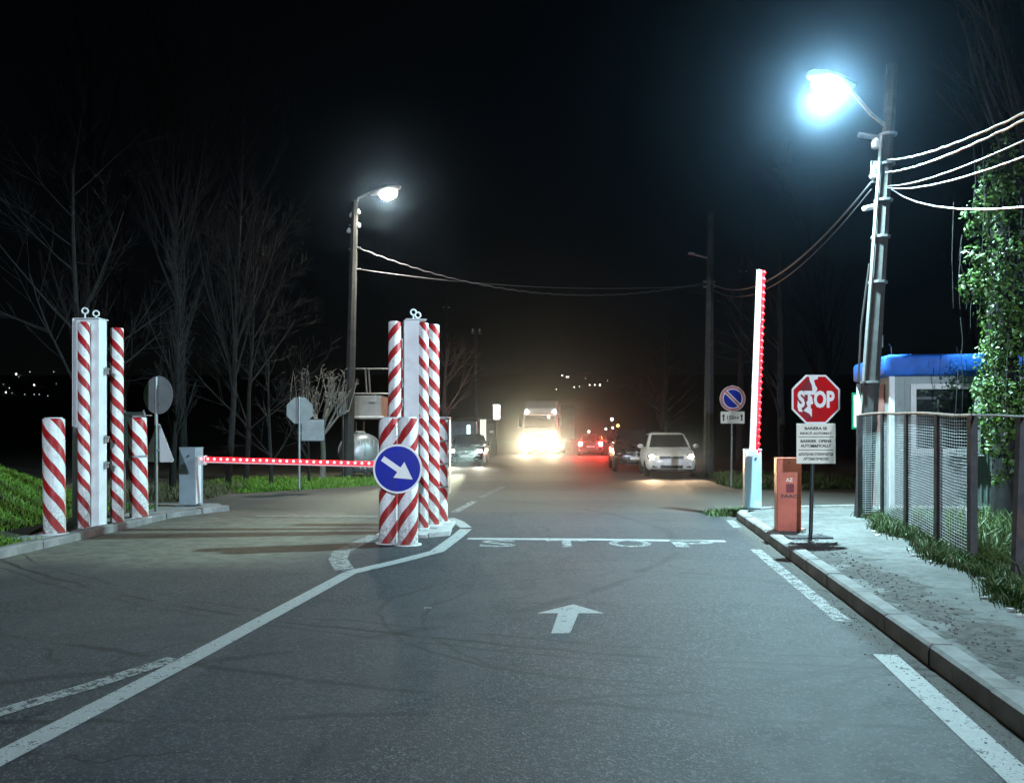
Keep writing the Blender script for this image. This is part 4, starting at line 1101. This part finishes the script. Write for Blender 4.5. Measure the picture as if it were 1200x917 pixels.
MB().tube([(0, .1, .22), (-.1, -.9, .2)], .04, 6).build('drawbar', 'dark_metal', t)
MB().tube([(-.1, -.8, .2), (-.1, -.8, 0)], .03, 6).build('jack_leg', 'dark_metal', t)
Yt = 34.0
t = thing('box_trailer', 'grey box trailer with pipe frames on top behind the warm lamp pole', 'trailer', ((431 - 600) / F * Yt, Yt, 0))
lt = lambda px, py: pt(px, py, Yt) - Vector(((431 - 600) / F * Yt, Yt, 0))
a_, b_ = lt(415, 491), lt(447, 463)
MB().box(((a_.x + b_.x) / 2, .9, (a_.z + b_.z) / 2), (b_.x - a_.x, 1.8, b_.z - a_.z)).build('box', 'trailer_grey', t, bevel=.03)
MB().box((lt(440, 475).x, -.02, lt(440, 475).z), (.05, .05, .85)).build('door_rod', 'galvanised', t)
MB().box((lt(437, 470).x, -.03, lt(437, 470).z), (.3, .05, .04)).build('door_rod', 'galvanised', t)
MB().box((lt(431, 488).x + .05, -.12, lt(431, 488).z), (1.2, .12, .06)).build('ledge', 'white_paint', t)
MB().box((0, .9, (a_.z) / 2 + .2), (.9, 1.7, .14)).build('frame', 'dark_metal', t)
for px in (417, 444): MB().tube([lt(px, 493), Vector((lt(px, 493).x, 0, 0))], .04, 6).build('leg', 'dark_metal', t)
for px in (417, 444): MB().tube([lt(px, 493) + Vector((0, 1.7, 0)), Vector((lt(px, 493).x, 1.7, 0))], .04, 6).build('leg', 'dark_metal', t)
for pth in ([(412, 432), (456, 432)], [(412, 461), (456, 461)], [(428, 432), (430, 462)], [(432, 432), (434, 462)], [(412, 432), (413, 500)], [(456, 432), (456, 500)]):
    MB().tube([lt(*p) for p in pth], .035, 6).build('rail', 'galvanised', t)
t = thing('meter_cabinet', 'narrow pale meter cabinet fixed to a post left of the warm lamp pole', 'cabinet', ((401 - 600) / F * 29, 29, 0))
MB().box((0, 0, 2.6), (.2, .18, .75)).build('box', 'trailer_grey', t, bevel=.01)
MB().tube([(0, .1, -.1), (0, .1, 2.9)], .04, 6).build('post', 'dark_metal', t)

# roadside booth, lit sign box and shop hut in the distance
Yb = 62.0
t = thing('checkpoint_booth', 'pale lit doorway of a small dark booth left of the lorry', 'booth', ((560 - 600) / F * Yb, Yb, 0), R(4))
MB().box((-.6, 1.0, 1.25), (1.5, 2.0, 2.5)).build('wall', 'dark_wall', t)
MB().box((.38, -.03, 1.3), (.42, .06, 2.5)).build('door', 'door_lit', t)
MB().box((.38, -.07, 1.3), (.06, .03, 2.5)).build('door_post', 'white_paint', t)
MB().box((-.3, .95, 2.56), (2.3, 2.2, .12)).build('roof', 'dark_wall', t)
MB().box((.95, .1, 1.9), (.5, .08, .7)).build('notice_board', 'dark_wall', t)
MB().box((1.0, .05, 1.6), (.3, .02, .18)).build('notice', 'pale_wall', t)
MB().tube([(.95, .15, 0), (.95, .15, 2.3)], .04, 6).build('post', 'dark_metal', t)
t = thing('light_box_sign', 'glowing white vertical light box on a pole above the booth', 'sign', ((582 - 600) / F * 60, 60, 0))
MB().tube([(0, .1, -.1), (0, .1, 2.5)], .05, 6).build('post', 'dark_metal', t)
MB().box((0, 0, 3.0), (.44, .14, 1.0)).build('box', 'sign_box_lit', t, bevel=.04)
MB().box((0, .09, 3.0), (.5, .03, 1.06)).build('frame', 'dark_metal', t)
Yh = 56.0
t = thing('shop_hut', 'low hut with one bright narrow window behind the approaching dark car', 'hut', ((538 - 600) / F * Yh, Yh, 0))
MB().box((0, 1.2, 1.15), (2.2, 2.4, 2.3)).build('wall', 'trailer_grey', t)
MB().box((0, 1.2, 2.36), (2.5, 2.7, .12)).build('roof', 'dark_wall', t)
MB().box((.62, -.02, 1.65), (.22, .04, .8)).build('window', 'window_lit', t)
MB().box((-.3, -.02, 1.6), (1.2, .03, .5)).build('shutter', 'grey_blue_paint', t)

# ---------------------------------------------------------------- town lights on the hillside
def far_lamp(px, py, Y, r, mat, label, group):
    p = pt(px, py, Y); gz = ground_z(p.x, p.y)
    h = max(p.z - gz, .6)
    t = thing('distant_lamp', label, 'lamp', (p.x, p.y, gz), 0, group)
    MB().tube([(0, 0, -.3), (0, 0, h)], .06, 5).build('post', 'dark_metal', t)
    MB().sphere((0, 0, h), r, 8).build('globe', mat, t, smooth=True)
def hillY(py): return (1.65 + 19.5 + 3) / (.13 - (505 - py) / 1000)
for px, py, q in ((19, 449, 1.2), (35, 446, .7), (63, 446, .6), (22, 453, .5), (40, 464, 1.0), (11, 468, .7), (7, 474, 1.0), (14, 475, .5), (29, 477, .6), (40, 477, .6), (46, 477, .6), (56, 479, .6), (4, 463, .4), (66, 462, .35)):
    Y = hillY(py); far_lamp(px, py, Y, 0.00075 * Y * q, 'town_lamp_white' if q >= 1 else 'town_lamp_dim', 'tiny light of the town on the dark hillside left of the striped posts', 'lights of the hillside left')
for px, py, q in ((659, 451, 1), (664, 453, .9), (666, 453, .8), (673, 467, .8), (679, 466, .6), (691, 464, .8), (697, 464, .9), (703, 464, 1.3), (652, 470, .8), (686, 455, .4), (712, 458, .4)):
    Y = hillY(py); far_lamp(px, py, Y, .0007 * Y * q, 'town_lamp_white', 'tiny light of the town on the hillside above the red tail lights', 'lights of the hillside right')
for px, py, q, mt_, lab in ((717, 491, 2.0, 'town_lamp_white', 'bright white street lamp far down the road'), (690, 505.5, 1.6, 'town_lamp_white', 'low white lamp above the tail lights'), (710, 502.5, 1.4, 'town_lamp_white', 'white lamp beside the orange lamps down the road'),
                            (718, 501, 1.4, 'town_lamp_white', 'white lamp touching the orange lamps down the road'), (724, 498.5, 2.0, 'town_lamp_orange', 'upper orange lamp far down the road'), (729, 505, 2.6, 'town_lamp_orange', 'larger lower orange lamp far down the road')):
    far_lamp(px, py, 118, .0009 * 118 * q, mt_, lab, None)

# ---------------------------------------------------------------- trees
def grow(mb_main, mb_twig, p, d, L, r, lvl, maxl, rng, up, wob, kidsn, spread, shrink):
    seg = 5 if lvl < 2 else 3
    pts = [p.copy()]; rad = [r]; q = p.copy(); dd = d.copy()
    for i in range(seg):
        dd = (dd + Vector((rng.uniform(-wob, wob), rng.uniform(-wob, wob), rng.uniform(-wob, wob) + up))).normalized()
        q = q + dd * (L / seg); pts.append(q.copy()); rad.append(max(r * (1 - .75 * (i + 1) / seg), .003))
    (mb_main if lvl == 0 else mb_twig).tube(pts, rad, 8 if lvl == 0 else (5 if lvl == 1 else 3), False)
    if lvl >= maxl: return
    for k in range(kidsn[lvl]):
        t = rng.uniform(.25 if lvl else .22, 1.0); f = t * seg; i = min(int(f), seg - 1)
        b = pts[i].lerp(pts[i + 1], f - i); dr = (pts[i + 1] - pts[i]).normalized()
        az = rng.uniform(0, 6.283); sp = spread[lvl] * rng.uniform(.7, 1.25)
        s = dr.orthogonal().normalized(); s.rotate(Matrix.Rotation(az, 3, dr))
        nd = (dr * math.cos(sp) + s * math.sin(sp)).normalized()
        rr = rad[i] * (1 - (f - i)) + rad[i + 1] * (f - i)
        grow(mb_main, mb_twig, b, nd, L * shrink[lvl] * rng.uniform(.6, 1.15) * (1.1 - .45 * t), max(rr * .45, .004), lvl + 1, maxl, rng, up, wob, kidsn, spread, shrink)
def tree(name, label, loc, H, r, seed, kind='bare', mat='bark', group=None, kn=None, spread=None, shrink=None, up=.06, wob=.12, lean=(0, 0)):
    rng = random.Random(seed)
    t = thing(name, label, 'tree', loc, 0, group)
    a, b = MB(), MB()
    if kind == 'poplar': kn = kn or [34, 9, 7]; spread = spread or [.42, .4, .45]; shrink = shrink or [.34, .45, .5]; up = .10
    else: kn = kn or [16, 7, 6]; spread = spread or [.85, .7, .6]; shrink = shrink or [.5, .55, .5]
    grow(a, b, Vector((0, 0, -.2)), Vector((lean[0], lean[1], 1)).normalized(), H, r, 0, 3, rng, up if kind != 'bare' else up, wob * .5, kn, spread, shrink)
    a.build('trunk', mat, t, smooth=True); b.build('crown', mat, t)
    return t
GT = 'bare trees on the left verge'
tree('poplar_tree', 'tallest bare poplar with many upright trunks behind the grey barrier cabinet', (-9.6, 25, 0), 16, .14, 1, 'poplar', 'bark', GT, kn=[46, 11, 8])
tree('poplar_tree', 'bare poplar leaning against the tallest poplar', (-8.6, 25.8, 0), 13, .10, 2, 'poplar', 'bark', GT)
tree('bare_tree', 'bare tree whose trunk rises above the tall white gate post', (-10.6, 21, 0), 8.5, .11, 3, 'bare', 'bark', GT)
tree('bare_tree', 'bare spreading tree between the poplars and the pruned tree', (-8.6, 27.5, 0), 7.5, .09, 4, 'bare', 'bark', GT, kn=[24, 10, 8], lean=(.12, 0))
tree('bare_tree', 'dense thicket tree growing behind the round sign', (-9.0, 22.6, 0), 6.0, .10, 5, 'poplar', 'bark', GT, kn=[30, 7, 5])
tree('bare_tree', 'low many-stemmed bare tree just beyond the glowing boom', (-7.2, 25.5, 0), 4.0, .07, 6, 'bare', 'bark', GT, kn=[14, 6, 4], lean=(-.05, 0))
tree('bare_tree', 'thin bare sapling beside the octagonal sign back', (-6.3, 26.5, 0), 3.6, .05, 16, 'bare', 'bark', GT, kn=[10, 5, 4])
tree('poplar_tree', 'dim bare poplar standing back from the grass bank', (-13.5, 27, 0), 14, .2, 8, 'poplar', 'bark_dark', GT)
tree('bare_tree', 'dim bare tree far back beyond the poplars', (-15.5, 34, 0), 12, .2, 9, 'bare', 'bark_dark', GT)
# pruned tree with thick pale shoots
t = thing('pruned_tree', 'pruned tree with thick pale upright shoots beside the warm lamp pole', 'tree', (-6.35, 28.5, 0), 0)
rng = random.Random(11); a, b = MB(), MB()
a.tube([(0, 0, -.2), (.05, 0, .9), (.0, 0, 1.7)], [.11, .09, .08], 8)
for k in range(9):
    an = k * .7 + rng.uniform(-.2, .2); e = Vector((math.cos(an) * rng.uniform(.5, 1.2), math.sin(an) * .6, 2.3 + rng.uniform(0, .6)))
    a.tube([(0, 0, 1.4 + .05 * k), e * .6 + Vector((0, 0, .75)), e], [.045, .035, .028], 6)
    for j in range(5):
        d = Vector((rng.uniform(-.25, .35), rng.uniform(-.3, .3), 1)).normalized()
        q = e.lerp(Vector((0, 0, 1.7)), rng.uniform(0, .5)); L = rng.uniform(.6, 1.5)
        pts = [q, q + d * L * .5 + Vector((.04, 0, 0)), q + d * L + Vector((.14 * rng.uniform(-.4, 1), 0, 0))]
        b.tube(pts, [.020, .016, .008], 5)
        for u in range(5):
            s = pts[0].lerp(pts[2], rng.uniform(.3, 1)); b.tube([s, s + Vector((rng.uniform(-.15, .15), rng.uniform(-.1, .1), rng.uniform(.04, .16)))], [.010, .005], 4)
a.build('trunk', 'bark_pale', t, smooth=True); b.build('crown', 'bark_pale', t)
GR = 'bare trees along the right side'
tree('bare_tree', 'pale forked bare tree standing behind the orange cabinet', (8.6, 27, 0), 7.5, .15, 21, 'bare', 'bark', GR, kn=[10, 5, 4], lean=(.0, 0))
tree('bare_tree', 'bare roadside tree with curved trunk behind the parked white car', (8.2, 46, 0), 7, .22, 22, 'bare', 'bark', GR, kn=[18, 7, 5], lean=(-.1, 0))
tree('bare_tree', 'small bare tree farther along the road beyond the black car', (10.5, 60, 0), 7, .2, 23, 'bare', 'bark', GR)
tree('bare_tree', 'far bare tree above the distant pole on the left', (-4.8, 58, 0), 7.5, .22, 24, 'bare', 'bark_pale', 'bare trees on the left verge')
tree('poplar_tree', 'dim bare poplar far behind the raised boom', (15, 40, 0), 13, .2, 25, 'poplar', 'bark_dark', GR)
tree('poplar_tree', 'dim bare tree behind the blue kiosk roof', (14.5, 27, 0), 11, .16, 26, 'poplar', 'bark_dark', GR)
tree('poplar_tree', 'tall bare poplar with drooping twigs above the ivy-covered trunk', (8.6, 13.9, .1), 13, .2, 27, 'poplar', 'bark_dark', GR, kn=[50, 8, 5], spread=[.5, .45, .5])
tree('bare_tree', 'low bare tree leaning over the kerb next to the rearmost lamp pole', (5.0, -6, .1), 4.6, .09, 28, 'bare', 'bark', GR, kn=[12, 5, 3], lean=(-.75, .0), up=-.01)

# ivy-covered trunk
iv = thing('ivy_tree', 'thick tree trunk smothered in glossy green ivy beside the fence', 'tree', (8.3, 14.3, .1))
tr_ = MB(); tr_.tube([(0, 0, -.2), (.02, 0, 1.5), (-.05, .1, 3.5), (.05, .1, 6.5)], [.27, .23, .2, .14], 10); tr_.build('trunk', 'bark_dark', iv, smooth=True)
rng = random.Random(5)
lv = MB()
def leaf(mb, c, nrm, s, rng):
    nrm = nrm.normalized(); a = nrm.orthogonal().normalized(); a.rotate(Matrix.Rotation(rng.uniform(0, 6.28), 3, nrm)); b = nrm.cross(a)
    vs = [c - a * s * .5, c + b * s * .42 - a * s * .1, c + a * s * .62 + nrm * s * .05, c - b * s * .42 - a * s * .1]
    mb.add([c - a * s * .5, c + b * s * .42 - nrm * s * .12, c + a * s * .62, c - b * s * .42 - nrm * s * .12], [(0, 1, 2), (0, 2, 3)])
clumps = []
def ipx(px, py, Y=13.9): return pt(px, py, Y) - Vector((8.3, 14.3, .1))
for px, py, rr in ((1150, 250, .30), (1165, 220, .3), (1180, 270, .4), (1150, 300, .28), (1145, 335, .30), (1160, 330, .35), (1185, 340, .4), (1170, 370, .35), (1195, 400, .4), (1170, 405, .3), (1160, 425, .25), (1158, 455, .28), (1172, 460, .3),
                   (1155, 485, .25), (1170, 500, .3), (1165, 525, .2), (1190, 470, .4), (1200, 300, .45), (1215, 360, .5), (1205, 440, .45), (1190, 210, .35), (1210, 180, .45), (1180, 170, .25), (1190, 540, .25), (1172, 560, .15), (1220, 520, .4), (1140, 270, .15), (1160, 195, .2)):
    c = ipx(px, py); clumps.append((c, rr * 1.0))
for c, rr in clumps:
    for k in range(int(760 * rr * rng.uniform(.5, 1.2))):
        d = Vector((rng.gauss(0, 1), rng.gauss(0, 1), rng.gauss(0, 1))).normalized()
        q = c + d * rr * rng.uniform(.55, 1.08); leaf(lv, q, d + Vector((rng.uniform(-.7, .7), rng.uniform(-.9, .3), rng.uniform(-.2, .9))), rng.choice((.035, .045, .06, .07, .09)) * rng.uniform(.8, 1.2), rng)
for k in range(1500):                            # leaves hugging the trunk
    z = rng.uniform(1.2, 6.0); an = rng.uniform(0, 6.28); rr = (.27 - .02 * z) + rng.uniform(.02, .22)
    q = Vector((math.cos(an) * rr, math.sin(an) * rr, z)); leaf(lv, q, Vector((math.cos(an), math.sin(an), rng.uniform(0, 1))), rng.uniform(.05, .09), rng)
lv.build('crown', 'ivy', iv)
vn = MB()
for k in range(70):                              # hanging stems
    x = rng.uniform(-.9, .4); y0 = rng.uniform(-.8, .1); z = rng.uniform(2.5, 6.2); L = rng.uniform(.5, 1.8)
    vn.tube([(x, y0, z), (x + rng.uniform(-.06, .06), y0, z - L * .5), (x + rng.uniform(-.08, .08), y0, z - L)], [.008, .006, .003], 3, False)
vn.build('hanging_stems', 'bark', iv)

# ---------------------------------------------------------------- grass and litter
def blades(name, label, n, area, h0, h1, mat, seed, wd=.008):
    rng = random.Random(seed); vs = []; fs = []
    while n > 0:
        r_ = area(rng)
        if r_ is None: continue
        x, y, z, q = r_; n -= 1
        an = rng.uniform(0, 6.28); h = rng.uniform(h0, h1) * q; w_ = wd * rng.uniform(.7, 1.6)
        ca, sa = math.cos(an), math.sin(an); bx, by = rng.gauss(0, .45) * h, rng.gauss(0, .45) * h
        o = len(vs)
        vs += [(x - ca * w_, y - sa * w_, z - .01), (x + ca * w_, y + sa * w_, z - .01), (x + ca * w_ * .8 + bx * .4, y + sa * w_ * .8 + by * .4, z + h * .6), (x - ca * w_ * .8 + bx * .4, y - sa * w_ * .8 + by * .4, z + h * .6), (x + bx, y + by, z + h)]
        fs += [(o, o + 1, o + 2, o + 3), (o + 3, o + 2, o + 4)]
    me = bpy.data.meshes.new(name); me.from_pydata(vs, [], fs); me.materials.append(M[mat])
    o = bpy.data.objects.new(name, me); COL.objects.link(o)
    tag(o, label, 'grass', kind='stuff')
def a_bank(rng):
    y = rng.uniform(7, 18.5); x = rng.uniform(-14, -6.75)
    if x > -7.5 and y > 12.3: return None
    if rng.random() > (1 if x > -9.5 else .5): return None
    return x, y, ground_z(x, y), rng.uniform(.5, 1.2)
blades('grass', 'bright green grass covering the bank behind the left kerb', 70000, a_bank, .03, .10, 'grass', 31, .007)
def a_fence(rng):
    y = rng.uniform(4.5, 15.2); off = abs(rng.gauss(0, .5)); x = fx(y) - .24 + off * .9 + .12 * math.sin(y * 2.3) + rng.gauss(0, .09)
    if x > 6.8 and y > 15.5: return None
    return x, y, .135, rng.uniform(.4, 1.3)
blades('weeds', 'unkempt weeds and grass along the foot of the wire fence', 34000, a_fence, .03, .17, 'weeds', 32, .006)
blades('dry_grass', 'dead straw mixed through the fence weeds', 6000, a_fence, .03, .15, 'dry_grass', 37, .005)
def a_bed(rng):
    y = rng.uniform(8, 15.2); x = fx(y) + rng.uniform(.1, 2.6)
    if x > 6.6 and y > 15.0: return None
    return x, y, .12, rng.uniform(.3, 1.3)
blades('weeds', 'dark overgrown weeds on the verge behind the wire fence', 14000, a_bed, .05, .3, 'weeds', 38, .007)
def a_left(rng):
    y = rng.uniform(23.0, 29); x = rng.uniform(-9.5, -3.8)
    if y < 22.8 + max(0, x + 7.2) * 1.0: return None
    return x, y, 0, rng.uniform(.4, 1.1)
blades('grass', 'lit grass verge beyond the lowered boom', 16000, a_left, .06, .2, 'grass', 33, .013)
def a_right(rng):
    y = rng.uniform(24.6, 32); x = rng.uniform(6.4, 11)
    if x < 6.3 + max(0, (y - 27)) * .05: return None
    if y > 27 and x < 7.0: return None
    return x, y, 0, rng.uniform(.4, 1.3)
blades('grass', 'patchy grass verge round the no parking sign and pale pole', 12000, a_right, .06, .24, 'weeds', 34, .013)
def a_tip(rng):
    x = rng.gauss(4.55, .35); y = 17.0 + rng.gauss(0, .22) + (x - 4.5) * .3
    if x < 3.8: return None
    return x, y, 0.0, rng.uniform(.4, 1)
blades('grass', 'tuft of grass at the foot of the pale blue barrier cabinet', 2500, a_tip, .05, .16, 'weeds', 35, .009)
def a_scrub(rng):
    y = rng.uniform(20, 24); x = rng.uniform(-13, -7.4)
    return x, y, ground_z(x, y), rng.uniform(.3, 1.2)
blades('dry_grass', 'dry grass under the bare trees beyond the left barrier cabinet', 7000, a_scrub, .1, .4, 'dry_grass', 36, .010)

def scrap(label, loc, s, mat, seed, group, name='litter_scrap'):
    rng = random.Random(seed); m = MB()
    n = 6
    top_ = [Vector((math.cos(6.283 * i / n) * s * rng.uniform(.6, 1.2), math.sin(6.283 * i / n) * s * rng.uniform(.4, .8), s * rng.uniform(.15, .7))) for i in range(n)]
    bot_ = [Vector((p.x * 1.1, p.y * 1.1, 0)) for p in top_]
    m.loft([bot_, top_, [p * .4 + Vector((0, 0, s * .35)) for p in top_]])
    tag(m.build(name, mat, None, loc), label, 'litter' if mat == 'paper' else 'stone', group)
rng = random.Random(77)
for k in range(26):
    y = rng.uniform(6.2, 14.5); x = fx(y) - .40 + rng.gauss(0, .06) + .1 * math.sin(y * 2.3)
    scrap('pale crumpled scrap lying where the pavement meets the fence weeds', (x, y, .135), rng.uniform(.018, .05), 'paper', 100 + k, 'litter along the fence weeds')
scrap('crumpled white plastic bag between the orange cabinet and stop sign post', at(941, 621, .135), .07, 'paper', 300, None, 'plastic_bag')
st_ = MB()
for k in range(700):
    y = rng.uniform(3, 13); u = rng.gauss(2.6, .16)
    if u < 2.36: continue
    s = rng.uniform(.004, .020); c = Vector((u + SL * y, y, .135))
    n = 5; r1 = [c + Vector((math.cos(6.283 * i / n) * s * rng.uniform(.6, 1.2), math.sin(6.283 * i / n) * s * rng.uniform(.6, 1.2), 0)) for i in range(n)]
    st_.loft([r1, [p + Vector((0, 0, s * rng.uniform(.4, .9))) + (c - p) * .4 for p in r1]])
tag(st_.build('rubble', 'stone'), 'loose stones and rubble along the broken strip behind the kerb', 'rubble', kind='stuff')
gr_ = MB()
for k in range(900):
    y = rng.uniform(2.5, 16); u = 2.10 - abs(rng.gauss(0, .14)); s = rng.uniform(.003, .010); c = Vector((u + SL * y, y, 0))
    n = 4; r1 = [c + Vector((math.cos(6.283 * i / n + k) * s, math.sin(6.283 * i / n + k) * s, 0)) for i in range(n)]
    gr_.loft([r1, [p + Vector((0, 0, s * .8)) + (c - p) * .4 for p in r1]])
tag(gr_.build('grit', 'stone'), 'grit and gravel gathered in the gutter along the right kerb', 'gravel', kind='stuff')

# ---------------------------------------------------------------- night haze that carries the glow of the lamps
hz = MB().box((0, 145, 15.5), (440, 380, 34)).build('haze', 'paper')
hz.data.materials.clear()
hm = bpy.data.materials.new('haze'); hm.use_nodes = True; hn = hm.node_tree.nodes
for x in list(hn):
    if x.type == 'BSDF_PRINCIPLED': hn.remove(x)
pv = hn.new('ShaderNodeVolumePrincipled'); pv.inputs['Color'].default_value = (.50, .73, 1, 1)
pv.inputs['Density'].default_value = .00044; pv.inputs['Anisotropy'].default_value = .968
hm.node_tree.links.new(pv.outputs[0], hn['Material Output'].inputs['Volume'])
hz.data.materials.append(hm); tag(hz, 'thin night haze filling the air over the road', 'haze', kind='stuff')
